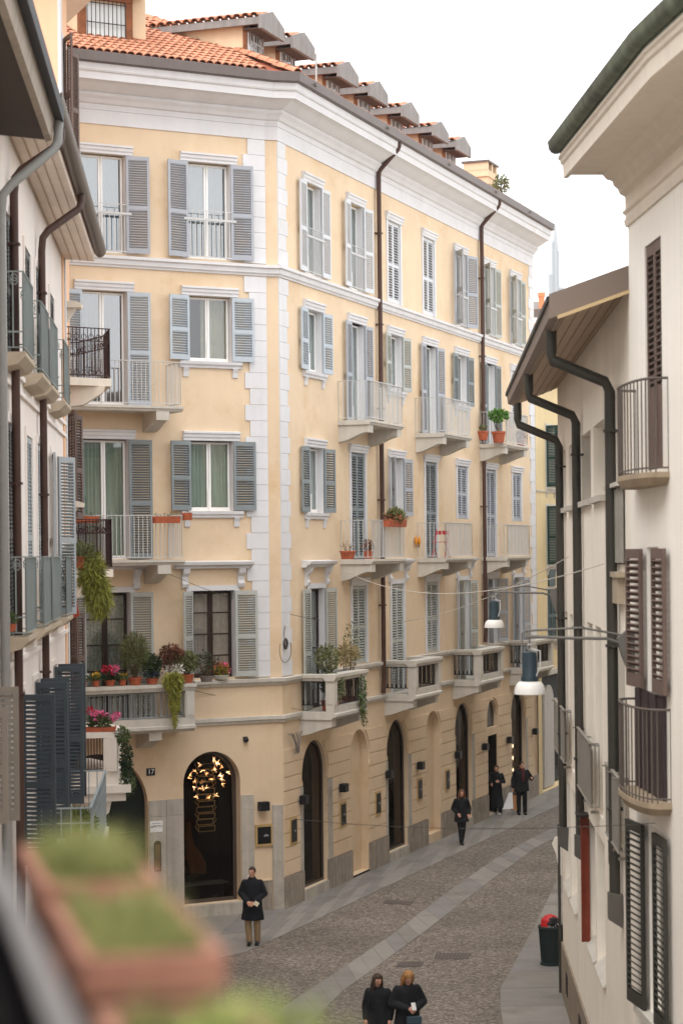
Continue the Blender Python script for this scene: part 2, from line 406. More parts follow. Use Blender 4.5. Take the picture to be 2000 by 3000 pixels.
def plain_balcony(fr, root, s, z, w=2.85, dep=.95, rail=None, h=1.06, sides=(True, True), name='balcony', mat=None, brx=None, bdep=None):
    rail = rail or IRONW; mat = mat or SLAB
    b = obj(name, shared(('pb', w, dep, mat.name), lambda: MB().prism([(.05, -.13), (-dep + .06, -.13), (-dep + .03, -.08), (-dep, -.06), (-dep, 0), (.05, 0)], -w / 2, w / 2, 'x').mesh(name, mat)), root, at(fr, root, s, 0, z), fr.rz)
    def f():
        mb = MB(); e = .05
        bars(mb, (-w / 2 + e, -dep + e), (w / 2 - e, -dep + e), 0, h)
        if sides[0]: bars(mb, (-w / 2 + e, -.02), (-w / 2 + e, -dep + e), 0, h)
        if sides[1]: bars(mb, (w / 2 - e, -.02), (w / 2 - e, -dep + e), 0, h)
        return mb.mesh('railing', rail)
    obj('railing', shared(('pbr', w, dep, h, rail.name, sides), f), b)
    def g():
        d = (bdep or dep) - .08
        pr = [(.05, -.58)] + [(-d * t, -.58 + .26 * (t * t * (3 - 2 * t))) for t in (0, .15, .3, .45, .6, .75, .88)] + [(-d, -.34), (-d, -.132), (.05, -.132)]
        return MB().prism(pr, -.17, .17, 'x').mesh('bracket', mat)
    bm_ = shared(('pbb', dep, mat.name, bdep), g)
    for x in (brx if brx is not None else (-w / 2 + .22, w / 2 - .22)): obj('bracket', bm_, b, (x, 0, 0))
    return b
def stone_balcony(fr, root, s, z, w=2.45, dep=.97, posts=(1, 1), bars_mat=None, top=.96, brx=None, name='balcony'):
    bars_mat = bars_mat or IRON
    b = obj(name, shared(('sb', w, dep), lambda: MB().prism([(.05, -.20), (-dep + .10, -.20), (-dep + .05, -.14), (-dep - .03, -.12), (-dep - .03, -.05), (-dep + .02, -.03), (-dep + .02, .14), (-dep + .24, .14), (-dep + .24, 0), (.05, 0)], -w / 2, w / 2, 'x').mesh(name, SLAB)), root, at(fr, root, s, 0, z), fr.rz)
    def rl():
        mb = MB(); pr = [(-.13, 0), (.13, 0), (.15, .05), (.18, .09), (.18, .17), (-.18, .17), (-.18, .09), (-.15, .05)]
        z0 = top - .17; c = -dep + .13
        mb.prism([(c + p, z0 + q) for p, q in pr], -w / 2 - .03, w / 2 + .03, 'x')
        for sx in (-1, 1):
            if posts[0 if sx < 0 else 1]: mb.prism([(sx * (w / 2 - .13) + p, z0 + q - .002) for p, q in pr], -dep + .31, .03, 'y')
        return mb.mesh('top_rail', SLAB)
    obj('top_rail', shared(('sbr', w, dep, posts, top), rl), b)
    pm = shared(('sbp', top), lambda: MB().box(-.12, .12, -.12, .12, .14, top - .172).box(-.085, .085, -.133, -.12, .2, top - .24).box(-.133, -.12, -.085, .085, .2, top - .24).mesh('post', SLAB))
    for sx in (-1, 1): obj('post', pm, b, (sx * (w / 2 - .13), -dep + .13, 0))
    def rails():
        mb = MB(); y = -dep + .13; z1 = top - .18
        def run(p0, p1):
            p0, p1 = Vector(p0), Vector(p1); L_ = (p1 - p0).length; n = max(2, int(L_ / .13))
            for k in range(n):
                p = p0 + (p1 - p0) * (k + .5) / n; q = p0 + (p1 - p0) * (k + .8) / n
                mb.tube([(p.x, p.y, .16), (p.x, p.y, z1)], .011, 4, False); mb.tube([(q.x, q.y, .16), (q.x, q.y, z1)], .011, 4, False)
                m = (p + q) / 2; mb.tube([(m.x + .03 * math.cos(a), m.y, .23 + .05 * math.sin(a)) for a in (0, 1.05, 2.1, 3.14, 4.2, 5.2, 6.28)], .008, 4, False)
            for zz in (.17, z1 - .02): mb.tube([(p0.x, p0.y, zz), (p1.x, p1.y, zz)], .014, 4, False)
        run((-w / 2 + .26, y), (w / 2 - .26, y))
        for sx in (-1, 1):
            if posts[0 if sx < 0 else 1]: run((sx * (w / 2 - .13), -dep + .27), (sx * (w / 2 - .13), -.02))
        return mb.mesh('railing', bars_mat)
    obj('railing', shared(('sbi', w, dep, posts, bars_mat.name, top), rails), b)
    def g():
        d = dep - .1; pr = [(.05, -.62)] + [(-d * t, -.62 + .22 * (t * t * (3 - 2 * t))) for t in (0, .2, .4, .6, .8)] + [(-d, -.38), (-d, -.202), (.05, -.202)]
        return MB().prism(pr, -.16, .16, 'x').mesh('bracket', SLAB)
    bm_ = shared(('sbb', dep), g)
    for x in (brx if brx is not None else (-w / 2 + .2, w / 2 - .2)): obj('bracket', bm_, b, (x, 0, 0))
    return b

# ------------------------------------------------------------------ the yellow corner house
YB = thing('yellow_apartment_house', 'yellow five-storey corner house with white quoins, grey shutters and red tiled roof', 'building', (pA.x, pA.y, 0))
yo = YB.location
WL, WR = 1.17, 1.12
CL = (-4.34, -1.555)                                  # window axes on the left face
CR = [2.45 + 3.335 * k for k in range(7)]             # window axes on the right face
LROW = [('r5', 0, 16.2, 18.57), ('r5', 1, 16.2, 18.57), ('r4', 0, 12.52, 15.28), ('r4', 1, 13.68, 15.28), ('r3', 0, 8.82, 11.71), ('r3', 1, 9.99, 11.71), ('r2', 0, 4.86, 8.02), ('r2', 1, 5.87, 8.02)]
holesL = [(CL[i] - WL / 2, CL[i] + WL / 2, z0, z1) for _, i, z0, z1 in LROW]
ARL = [(-5.95, -3.33, .02, 4.15), (-2.39, -.855, .30, 4.05)]
holesL += [(*a, 'arch') for a in ARL]
z4 = lambda k: 12.5 if k % 2 else 13.66
z3 = lambda k: 8.74 if k % 2 else 9.98
holesR = []
for k, s in enumerate(CR):
    holesR += [(s - WR / 2, s + WR / 2, 16.2, 18.57), (s - WR / 2, s + WR / 2, z4(k), 15.27), (s - WR / 2, s + WR / 2, z3(k), 11.68),
               (s - WR / 2, s + WR / 2, 4.86 if k % 2 == 0 else 5.84, 8.0)]
ARR = [(1.3, 3.08, .27, 4.05), (4.95, 6.38, .06, 4.03), (8.02, 9.85, .27, 4.05), (11.72, 13.1, .27, 4.03), (14.72, 16.5, .27, 4.05), (18.4, 19.62, 2.98, 3.9), (21.4, 23.2, .2, 4.02)]
holesR += [(*a, 'arch') for a in ARR] + [(18.37, 19.6, .06, 2.72)]
mk('wall', facade(-12, 0, 0, 20.3, holesL, .42), YEL, YB, at(FL, YB, 0, 0, 0), FL.rz)
mk('wall', facade(0, 25.0, 0, 20.3, holesR, .42), YEL, YB, at(FR, YB, 0, 0, 0), FR.rz)
mk('wall', facade(0, CW, 0, 20.3, [], .3), YEL, YB, at(FC, YB, 0, 0, 0), FC.rz)
mk('wall', MB().box(25.0, 25.4, 0, 10, 0, 20.3), YEL, YB, at(FR, YB, -.4, 0, 0), FR.rz)
path = [FL.T(-12, 0, 0), Vector((pA.x, pA.y, 0)), Vector((pB.x, pB.y, 0)), FR.T(25.0, 0, 0)]
rel = [p - yo for p in path]
def inset(dep, s1=24.6): return [FL.T(-11.9, -dep, 0), FL.T(-dep * .1, -dep, 0), FR.T(dep * .25, -dep, 0), FR.T(s1, -dep, 0), FR.T(s1, -11, 0), FL.T(-11.9, -13, 0)]
mk('dark_core', MB().prism([tuple((p - yo)[:2]) for p in inset(.75)], 4.6, 20.5, 'z'), CORE, YB)  # near-black block painted in for the unlit rooms
mk('dark_core', MB().prism([tuple((p - yo)[:2]) for p in inset(2.6)], .02, 4.6, 'z'), CORE, YB)
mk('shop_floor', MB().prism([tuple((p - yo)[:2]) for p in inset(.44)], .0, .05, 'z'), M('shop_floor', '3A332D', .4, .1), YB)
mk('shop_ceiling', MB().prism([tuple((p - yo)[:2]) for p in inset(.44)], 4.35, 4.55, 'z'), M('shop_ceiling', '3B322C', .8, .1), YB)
# cornice, gutter, string course, bands: one moulding each, carried round the corner
COR = [(-.02, 19.28), (.03, 19.28), (.03, 19.62), (.05, 19.625), (.05, 19.645), (.03, 19.65), (.05, 19.75), (.10, 19.78), (.15, 19.86), (.22, 19.93), (.24, 19.97), (.21, 19.98), (.21, 20.0), (.27, 20.03), (.36, 20.08), (.50, 20.17), (.62, 20.23), (.645, 20.235), (.645, 20.20), (.66, 20.20), (.67, 20.37), (.70, 20.385), (.72, 20.42), (.73, 20.57), (-.02, 20.57)]
mk('cornice', sweep(COR, rel), WHT, YB, smooth=False)
mk('gutter', sweep([(.70, 20.575), (.78, 20.575), (.83, 20.60), (.84, 20.82), (.82, 20.83), (.80, 20.82), (.79, 20.62), (.70, 20.62)], rel), GUT, YB)
STR = [(-.02, 15.86), (.04, 15.86), (.05, 15.90), (.09, 15.93), (.10, 16.03), (.15, 16.06), (.15, 16.13), (-.02, 16.15)]
mk('string_course', sweep(STR, rel), WHT, YB)
BUP = [(-.02, 5.64), (.05, 5.64), (.07, 5.69), (.12, 5.72), (.13, 5.80), (-.02, 5.82)]
BLO = [(-.02, 4.70), (.05, 4.70), (.06, 4.76), (.10, 4.78), (.10, 4.86), (-.02, 4.87)]
mk('band_course', sweep(BUP, [(FL.T(-2.1, 0, 0) - yo), rel[1], rel[2], FR.T(1.14, 0, 0) - yo]), SLAB, YB)
mk('band_course', sweep(BLO, [(FL.T(-2.1, 0, 0) - yo), rel[1], rel[2], FR.T(1.14, 0, 0) - yo]), SLAB, YB)
for a, b in ((3.75, 7.85), (10.35, 14.5), (17.0, 21.2), (23.7, 25.0)):
    for pr in (BUP, BLO): mk('band_course', sweep(pr, [FR.T(a, 0, 0) - yo, FR.T(b, 0, 0) - yo]), SLAB, YB)
mk('band_course', sweep(BLO, [FL.T(-12, 0, 0) - yo, FL.T(-8.3, 0, 0) - yo]), SLAB, YB)
# quoins: toothed white blocks on both sides of the splayed corner, one object each
def quoin(fr, s0, s1, z0, z1):
    w, h = s1 - s0, z1 - z0
    me = shared(('q', round(w, 2), round(h, 2)), lambda: MB().box(0, w, -.03, .02, .004, h - .004).mesh('quoin', WHT))
    obj('quoin', me, YB, at(fr, YB, s0, 0, z0), fr.rz)
def qcol(fr, e, out, zlo, zhi, wide, nar, h=.405):
    n = int(round((zhi - zlo) / h)); dz = (zhi - zlo) / n
    for k in range(n):
        w = wide if (k // 1) % 2 == 0 else nar
        if out < 0: quoin(fr, e - w, e, zlo + dz * k, zlo + dz * (k + 1))
        else: quoin(fr, e, e + w, zlo + dz * k, zlo + dz * (k + 1))
for zl, zh in ((5.84, 15.84), (16.17, 19.27)):
    qcol(FL, -.005, -1, zl, zh, .61, .48); qcol(FR, .005, 1, zl, zh, .64, .52)
    qcol(FR, 24.995, -1, zl, zh, .75, .6)
# windows of the left face
window(FL, YB, CL[0], 16.2, 18.57, WL, sh=SH_GREY, la=176, ra=174, cur='blue', guard=True, gl=GLR)
window(FL, YB, CL[1], 16.2, 18.57, WL, sh=SH_GREY, la=170, ra=176, cur='white', guard=True, gl=GLR)
window(FL, YB, CL[0], 12.52, 15.28, WL, sh=SH_BLUE, la=176, ra=175, cur='brown', gl=glass('dusky_glass', 'B8BDBE', .30))
window(FL, YB, CL[1], 13.68, 15.28, WL, sh=SH_BLUE, la=172, ra=177, cur='beige', sill=True, open_cur=.62)
window(FL, YB, CL[0], 8.82, 11.71, WL, sh=SH_DARK, la=176, ra=175, cur='green', munt=1)
window(FL, YB, CL[1], 9.99, 11.71, WL, sh=SH_DARK, la=172, ra=177, cur='green', sill=True)
window(FL, YB, CL[0], 4.86, 8.02, WL, fm=FRD, sh=SH_PALE, la=138, ra=176, cur='lace', munt=5, ped=True, lint=False, open_cur=.95)
window(FL, YB, CL[1], 5.87, 8.02, WL, fm=FRD, sh=SH_PALE, la=138, ra=176, cur='pink', munt=4, ped=True, lint=False, open_cur=.9)
# windows of the right face
for k, s in enumerate(CR):
    r5 = [(SH_WHITE, 177, 176), (SH_WHITE, 177, 176), (SH_WHITE, 0, 0), (SH_WHITE, 0, 0), (SH_GREY, 146, 160), (SH_PALE, 149, 176), (SH_PALE, 149, 176)][k]
    window(FR, YB, s, 16.2, 18.57, WR, sh=r5[0], la=r5[1], ra=r5[2], cur='white', guard=k < 2 or k > 3)
    r4 = [(SH_BLUE, 177, 176), (SH_GREY, 177, 176), (SH_PALE, 177, 174), (SH_GREY, 176, 176), (SH_DARK, 177, 178), (SH_DARK, 177, 178), (SH_WHITE, 0, 0)][k]
    window(FR, YB, s, z4(k), 15.27, WR, sh=r4[0], la=r4[1], ra=r4[2], cur='white', sill=k == 0 or k in (2, 4, 6))
    r3 = [(SH_DARK, 177, 174), (SH_DARK, 0, 0), (SH_GREY, 152, 174), (SH_DARK, 0, 0), (SH_GREY, 0, 0), (SH_GREY, 0, 0), (SH_GREY, 0, 0)][k]
    window(FR, YB, s, z3(k), 11.68, WR, sh=r3[0], la=r3[1], ra=r3[2], cur='white', sill=k == 0)
    r2 = [(SH_PALE, 177, 172), (SH_PALE, 0, 0), (SH_PALE, 0, 0), (SH_PALE, 0, 0), (SH_PALE, 150, 172), (SH_GREY, 150, 160), (SH_GREY, 150, 174)][k]
    window(FR, YB, s, 4.86 if k % 2 == 0 else 5.84, 8.0, WR, sh=r2[0], la=r2[1], ra=r2[2], fm=FRD if k == 0 else FRW, munt=4 if k == 0 else 1, ped=k % 2 == 0, lint=k % 2 == 1, cur='lace' if k == 0 else 'white')
# balconies
for s in (5.66, 12.36, 19.25): plain_balcony(FR, YB, s, 12.5); plain_balcony(FR, YB, s + .08, 8.74)
for s, w in ((2.38, 2.45), (9.05, 2.45), (15.75, 2.6), (22.4, 2.45)): stone_balcony(FR, YB, s, 4.86, w)
plain_balcony(FL, YB, -4.75, 12.48, 4.15, .9, brx=(-1.6, 1.55), bdep=.95)
plain_balcony(FL, YB, -4.75, 8.80, 4.15, .9, brx=(-1.6, 1.55), bdep=.95)
stone_balcony(FL, YB, -5.42, 4.86, 5.9, .95, (0, 1), IRONG, brx=(-2.2, 1.95))
# downpipes of the right face
for s, zb in ((7.5, 4.9), (17.95, 5.9)):
    mb = MB(); pts = [(0, -.74, 20.62), (0, -.74, 20.45), (0, -.70, 20.36), (0, -.2, 19.86), (0, -.13, 19.76), (0, -.12, 19.6), (0, -.12, zb + .4), (0, -.10, zb)]
    mb.tube(pts, .068, 10)
    for z in (18, 15.4, 13, 10.4, 7.4): mb.box(-.09, .09, -.20, .0, z, z + .04)
    mk('downpipe', mb, PIPE, YB, at(FR, YB, s, 0, 0), FR.rz, True)
# ground floor: rusticated courses between the arches, plinth blocks, stone panels
def arch_edge(a, z, side, ring=.0):
    a0, a1, b0, b1 = a; r = (a1 - a0) / 2; cx = (a0 + a1) / 2; zc = b1 - r
    if z <= zc: return (a1 + ring) if side > 0 else (a0 - ring)
    d = (r + ring) ** 2 - (z - zc) ** 2
    return cx + (math.sqrt(d) if d > 0 else 0) * side if d > 0 else None
zj = [.80] + [1.18 + .352 * k for k in range(9)]
edges = [None] + ARR + [None]
for i in range(len(ARR) + 1):
    la_, ra_ = edges[i], edges[i + 1]
    if la_ and la_[0] == 18.4: la_ = (18.4, 19.62, .06, 3.9)
    if ra_ and ra_[0] == 18.4: ra_ = (18.4, 19.62, .06, 3.9)
    for j in range(len(zj) - 1):
        za, zb = zj[j] + .012, zj[j + 1] - .012
        zs = [za + (zb - za) * q / 4 for q in range(5)]
        lft, rgt = [], []
        for z in zs:
            x0 = arch_edge(la_, z, 1, .10 if z > la_[3] - .95 else .015) if la_ else .02
            x1 = arch_edge(ra_, z, -1, .10 if z > ra_[3] - .95 else .015) if ra_ else 24.2
            if x0 is None: x0 = (la_[0] + la_[1]) / 2 + .02
            if x1 is None: x1 = (ra_[0] + ra_[1]) / 2 - .02
            lft.append((x0, z)); rgt.append((x1, z))
        mb = MB().prism(lft + rgt[::-1], -.03, .02, 'y')
        mk('rusticated_course', mb, YEL, YB, at(FR, YB, 0, 0, 0), FR.rz)
prev = .0
for a in ARR + [(24.9, 25, 0, 0)]:
    if a[0] == 18.4: a = (18.37, 19.6, 0, 0)
    x1 = a[0]
    if x1 - prev > .3:
        n = 2 if x1 - prev > 1.2 else 1
        for q in range(n):
            a0, a1 = prev + (x1 - prev) * q / n + .006, prev + (x1 - prev) * (q + 1) / n - .006
            mk('plinth_block', MB().box(0, a1 - a0, -.055, .02, 0, .78), PLI, YB, at(FR, YB, a0, 0, 0), FR.rz)
    prev = a[1]
for s0, s1 in ((3.10, 3.42), (9.87, 10.15), (16.52, 16.8), (23.22, 23.5), (1.08, 1.28), (7.82, 8.0)):
    mk('stone_panel', MB().box(s0, s1, -.045, .02, .795, 2.93), STO, YB, at(FR, YB, 0, 0, 0), FR.rz)
for s0, s1, zt in ((-3.31, -2.86, 2.94), (-2.85, -2.405, 2.94), (-.84, -.50, 2.92)):
    mk('stone_panel', MB().box(s0, s1, -.03, .02, .0, 2.55).box(s0, s1, -.03, .02, 2.556, zt), STO, YB, at(FL, YB, 0, 0, 0), FL.rz)
mk('corner_pilaster', MB().box(.02, CW - .01, -.05, .02, 0, 2.62), STO, YB, at(FC, YB, 0, 0, 0), FC.rz)
mk('plinth_block', MB().box(-.495, -.02, -.04, .02, 0, .74), PLI, YB, at(FL, YB, 0, 0, 0), FL.rz)
mk('sill_board', MB().box(-.495, -.02, -.055, -.0, .745, .775), YEL, YB, at(FL, YB, 0, 0, 0), FL.rz)
# shop fronts in the arches
def arch_pts(a0, a1, b0, b1, n=20):
    r = (a1 - a0) / 2; cx = (a0 + a1) / 2; zc = b1 - r
    return [(a0, b0), (a1, b0)] + [(cx + r * math.cos(math.pi * k / n), zc + r * math.sin(math.pi * k / n)) for k in range(n + 1)]
SHOPF = M('shop_frame', '4A3F38', .45, .08); 
def shopfront(fr, a, dep, frame=.06):
    p = arch_pts(*a); q = arch_pts(a[0] + frame, a[1] - frame, a[2] + frame, a[3] - frame)
    mb = MB(); n = len(p)
    vs = [(x, dep - .05, z) for x, z in p] + [(x, dep - .05, z) for x, z in q] + [(x, dep + .03, z) for x, z in q]
    fs = [(i, (i + 1) % n, n + (i + 1) % n, n + i) for i in range(n)] + [(n + i, n + (i + 1) % n, 2 * n + (i + 1) % n, 2 * n + i) for i in range(n)]
    f = mk('shop_window', mb.add(vs, fs), SHOPF, YB, at(fr, YB, 0, 0, 0), fr.rz)
    mk('pane', MB().prism(q, dep - .01, dep, 'y'), GLS if fr is FL else GLS2, f)
    mk('step', MB().box(a[0] - (.12 if fr is FL else 0), a[1] + (.12 if fr is FL else 0), -.16 if fr is FL else -.06, .44, 0, a[2] - .003), STO, YB, at(fr, YB, 0, 0, 0), fr.rz)
shopfront(FL, ARL[1], .30, .09)
for i in (0, 2, 4, 6): shopfront(FR, ARR[i], .15)
for i in (1, 3):
    a = ARR[i]; mk('niche_back', MB().prism(arch_pts(*a), .22, .46, 'y'), YEL, YB, at(FR, YB, 0, 0, 0), FR.rz)
mk('threshold', MB().box(4.95, 6.38, -.02, .44, 0, .055), M('black_threshold', '24211F', .8), YB, at(FR, YB, 0, 0, 0), FR.rz)
mk('threshold', MB().box(18.37, 19.6, -.05, .44, 0, .055), STO, YB, at(FR, YB, 0, 0, 0), FR.rz)
lun = mk('lunette', MB().prism(arch_pts(18.4, 19.62, 2.98, 3.9), .12, .14, 'y'), M('lunette_dark', '1A1715', .3), YB, at(FR, YB, 0, 0, 0), FR.rz)
mk('doorway_shade_leaf', MB().box(18.37, 18.9, .36, .40, .06, 2.72), M('doorway_shade', '15120F', .4), YB, at(FR, YB, 0, 0, 0), FR.rz)  # black leaf added to stand in for the doorway's unlit inside
mk('doorway_shade_lining', MB().box(19.585, 19.598, .02, .41, .06, 2.715), M('doorway_shade', '15120F', .4), YB, at(FR, YB, 0, 0, 0), FR.rz)  # black sheet over the jamb paints the doorway's shade
# the carriage door in the big left arch: dark green, raised panels
DOORG = M('door_dark_green', '101B19', .35, .15, 3.0)
dr = mk('carriage_door', MB().prism(arch_pts(*ARL[0]), .20, .28, 'y'), DOORG, YB, at(FL, YB, 0, 0, 0), FL.rz)
for cx in (-5.3, -3.98):
    for zc, hh in ((.75, .45), (1.75, .45), (2.75, .4)):
        w_ = .45 if zc < 2.6 else .36
        mb = MB(); mb.box(cx - w_, cx + w_, .165, .2, zc - hh, zc + hh); mb.box(cx - w_ + .1, cx + w_ - .1, .14, .165, zc - hh + .1, zc + hh - .1)
        mk('door_panel', mb, DOORG, dr)
mk('door_panel', MB().prism([(-4.6, 3.3), (-3.9, 3.3), (-4.05, 3.65), (-4.6, 3.85)], .16, .2, 'y').prism([(-4.55, 3.36), (-4.0, 3.36), (-4.12, 3.6), (-4.55, 3.76)], .135, .16, 'y'), DOORG, dr)

# ------------------------------------------------------------------ tiled hip roof, dormers, chimney
PT = math.tan(R_(25)); EZ = 20.83; EN = .62
mL, mR = FL.n, FR.n
e_path = (FL.n + FR.n) / (1 + FL.n.dot(FR.n))
# meeting point of the two eave lines
def isect(P, d, Q, e):
    den = d.x * e.y - d.y * e.x; t = ((Q.x - P.x) * e.y - (Q.y - P.y) * e.x) / den; return P + d * t
E0 = isect(FL.P + FL.n * EN, FL.d, FR.P + FR.n * EN, FR.d)
RD = 5.0
Hh = E0 - e_path * RD
def z_at(p2):
    dl = (FL.P + FL.n * EN - p2).dot(FL.n); dr_ = (FR.P + FR.n * EN - p2).dot(FR.n)
    return EZ + PT * min(dl, dr_), dl <= dr_
def v3(p, z): return (p.x - yo.x, p.y - yo.y, z)
l0 = FL.P + FL.n * EN + FL.d * -12; l1 = l0 - FL.n * RD; r0 = FR.P + FR.n * EN + FR.d * 25.3; r1 = r0 - FR.n * RD; ztop = EZ + PT * RD
roof = mk('roof', MB().add([v3(l0, EZ), v3(E0, EZ), v3(Hh, ztop), v3(l1, ztop), v3(r0, EZ), v3(r1, ztop), v3(FL.P - FL.n * 11 - FL.d * 12, EZ), v3(FR.P - FR.n * 9 + FR.d * 25.3, EZ)],
     [(0, 1, 2, 3), (1, 4, 5, 2), (3, 2, 5, 7, 6), (4, 7, 5)]), M('roof_under', '8A4A34', .9), YB)
def tile_me(L_=.40, w0=.105, w1=.085, seg=5):
    def f():
        mb = MB(); vs = []
        for (y, w, up) in ((0, w0, .03), (L_, w1, .0)):
            for k in range(seg + 1):
                a = math.pi * k / seg; vs.append((w * math.cos(a), y, w * .8 * math.sin(a) + up))
        fs = [(k, k + 1, seg + 2 + k, seg + 1 + k) for k in range(seg)]
        vs += [(w0 * .8 * math.cos(math.pi * k / seg), 0, w0 * .6 * math.sin(math.pi * k / seg) + .03) for k in range(seg + 1)]
        fs += [(k + 1, k, 2 * (seg + 1) + k, 2 * (seg + 1) + k + 1) for k in range(seg)]
        mb.add(vs, fs); return mb.mesh('roof_tile', TILE, True)
    return shared(('tile', L_, w0), f)
def tile_matrix(p, up, fr_d):                          # up = direction up the slope (3D), fr_d = across
    y = Vector(up).normalized(); x = Vector((fr_d.x, fr_d.y, 0)).normalized(); z = x.cross(y); 
    if z.z < 0: x = -x; z = x.cross(y)
    m = Matrix((x, y, z)).transposed().to_4x4(); m.translation = Vector(p); return m
tiles = []
for fr in (FL, FR):
    n_c = int((12 if fr is FL else 25) / .205)
    for c in range(-6, n_c):
        for r in range(0, 16):
            s = (-12 + c * .205) if fr is FL else c * .205 - 1
            d = .02 + r * .32 + rnd.uniform(-.012, .012)
            p2 = fr.P + fr.n * (EN - d) + fr.d * (s + rnd.uniform(-.012, .012))
            z, isl = z_at(p2)
            if isl != (fr is FL) or d > RD: continue
            if fr is FR and r > 4: continue
            up = Vector((-fr.n.x, -fr.n.y, PT + .02 + rnd.uniform(-.015, .015)))
            tiles.append((fr is FL and s > -6.2, tile_matrix((p2.x - yo.x, p2.y - yo.y, z + .02), up, fr.d + fr.n * rnd.uniform(-.03, .03))))
tm = tile_me()
near = [t for t in tiles if t[0]]; rnd.shuffle(near)
singles = near[:300]; rest = near[300:] + [t for t in tiles if not t[0]]
for _, m in singles:
    o = obj('roof_tile', tm, roof); o.matrix_local = m
mbt = MB(); tv = [v.co.copy() for v in tm.vertices]; tf = [tuple(p.vertices) for p in tm.polygons]
for _, m in rest: mbt.add([m @ v for v in tv], tf)
ot = mk('roof_tiles', mbt, TILE, roof, smooth=True); ot['kind'] = 'stuff'
# hip tiles
hl = (Vector((Hh.x, Hh.y, ztop)) - Vector((E0.x, E0.y, EZ))); nh = int(hl.length / .34)
tmh = tile_me(.44, .15, .13)
for k in range(nh):
    p = Vector((E0.x - yo.x, E0.y - yo.y, EZ + .05)) + hl * (k / nh)
    o = obj('hip_tile', tmh, roof); o.matrix_local = tile_matrix(p, hl.normalized() + Vector((0, 0, .03)), Vector((hl.y, -hl.x, 0)))
# dormers on the right slope
DORM = (1.07, 3.3, 6.8, 9.42, 12.43, 15.54, 18.1)
def dormer(s, lbl=None):
    w, ov = 1.12, .22
    d = mk('dormer', MB().box(-w / 2, w / 2, 1.05, 4.0, 20.9, 22.42), CREAM, YB, at(FR, YB, s, 0, 0), FR.rz)
    ze, zr = 22.40, 22.62; W2 = w / 2 + ov; y0, y1 = .48, 4.2
    mb = MB()
    mb.prism([(-W2, ze - .17), (W2, ze - .17), (W2, ze + .16), (0, zr + .2), (-W2, ze + .16)], y0, y0 + .10, 'y')
    mb.box(-W2, -W2 + .09, y0 + .1, y1, ze - .06, ze + .12); mb.box(W2 - .09, W2, y0 + .1, y1, ze - .06, ze + .12)
    mb.prism([(-W2 + .09, ze + .02), (W2 - .09, ze + .02), (W2 - .09, ze + .08), (0, zr + .1), (-W2 + .09, ze + .08)], y0 + .1, y1, 'y')
    mk('dormer_roof', mb, CONC, d)
    mk('dormer_soffit', MB().box(-W2 + .1, W2 - .1, y0 + .11, 1.04, ze - .155, ze - .12), M('soffit_brown', '564842', .8), d)
    f = MB(); f.box(-.46, .46, .99, 1.05, 21.2, 21.28); f.box(-.46, .46, .99, 1.05, 22.3, 22.4); f.box(-.46, -.38, .99, 1.05, 21.28, 22.3); f.box(.38, .46, .99, 1.05, 21.28, 22.3); f.box(-.03, .03, 1.0, 1.045, 21.28, 22.3)
    mk('dormer_window', f, FRW, d); mk('pane', MB().box(-.38, .38, 1.02, 1.03, 21.28, 22.3), glass('dormer_glass', '60686C', .25), d)
    g = MB()
    for k in range(7): g.box(-.42 + k * .14 - .008, -.42 + k * .14 + .008, .93, .946, 21.25, 22.36)
    g.box(-.44, .44, .928, .948, 21.6, 21.62); g.box(-.44, .44, .928, .948, 22.0, 22.02)
    mk('window_bars', g, IRONW, d)
    for sx in (-1, 1): mk('corner_post', MB().box(sx * .56 - .035, sx * .56 + .035, .99, 1.08, 20.95, 22.36), WOODB, d)
    tl = shared('dt', lambda: tile_me(.84, .11, .095).copy())
    for side in (-1, 1):
        for k in range(15):
            y = y0 + .2 + k * .235
            base = Vector((side * (W2 + .03), y, ze + .13)); up = Vector((-side, 0, .30))
            m = tile_matrix(base, up, Vector((0, 1, 0))); o = obj('roof_tile', tl, d); o.matrix_local = m
    return d
for s in DORM: dormer(s)
# dormer on the left slope: brown timber with a barred window
ld = mk('dormer', MB().box(-.68, .68, 1.04, 4, 21.1, 22.75), CREAM, YB, at(FL, YB, -3.82, 0, 0), FL.rz)
f = MB(); f.box(-.70, -.52, .95, 1.1, 21.3, 22.65); f.box(.52, .70, .95, 1.1, 21.3, 22.65); f.box(-.70, .70, .93, 1.1, 22.56, 22.78)
mk('timber_frame', f, WOODB, ld)
mk('dormer_roof', MB().box(-1.05, 1.05, .55, 4, 22.78, 22.98), CONC, ld)
mk('pane', MB().box(-.52, .52, 1.01, 1.035, 21.5, 22.5), M('frosted_pane', 'DDE4E4', .4, .05), ld)
g = MB()
for k in range(10): g.box(-.5 + k * 1.0 / 9 - .008, -.5 + k * 1.0 / 9 + .008, .93, .945, 21.45, 22.56)
for z in (21.5, 21.98, 22.46): g.box(-.52, .52, .928, .947, z, z + .02)
mk('window_bars', g, IRON, ld)
mk('parapet', MB().box(.75, 1.15, 1.2, 2.0, 21.2, 22.9), CREAM, ld)
mk('sill_flashing', MB().prism([(.7, 21.42), (1.1, 21.48), (1.1, 21.36), (.7, 21.34)], -1.7, .95, 'x'), M('lead_flashing', '9A9088', .6, .1), ld)
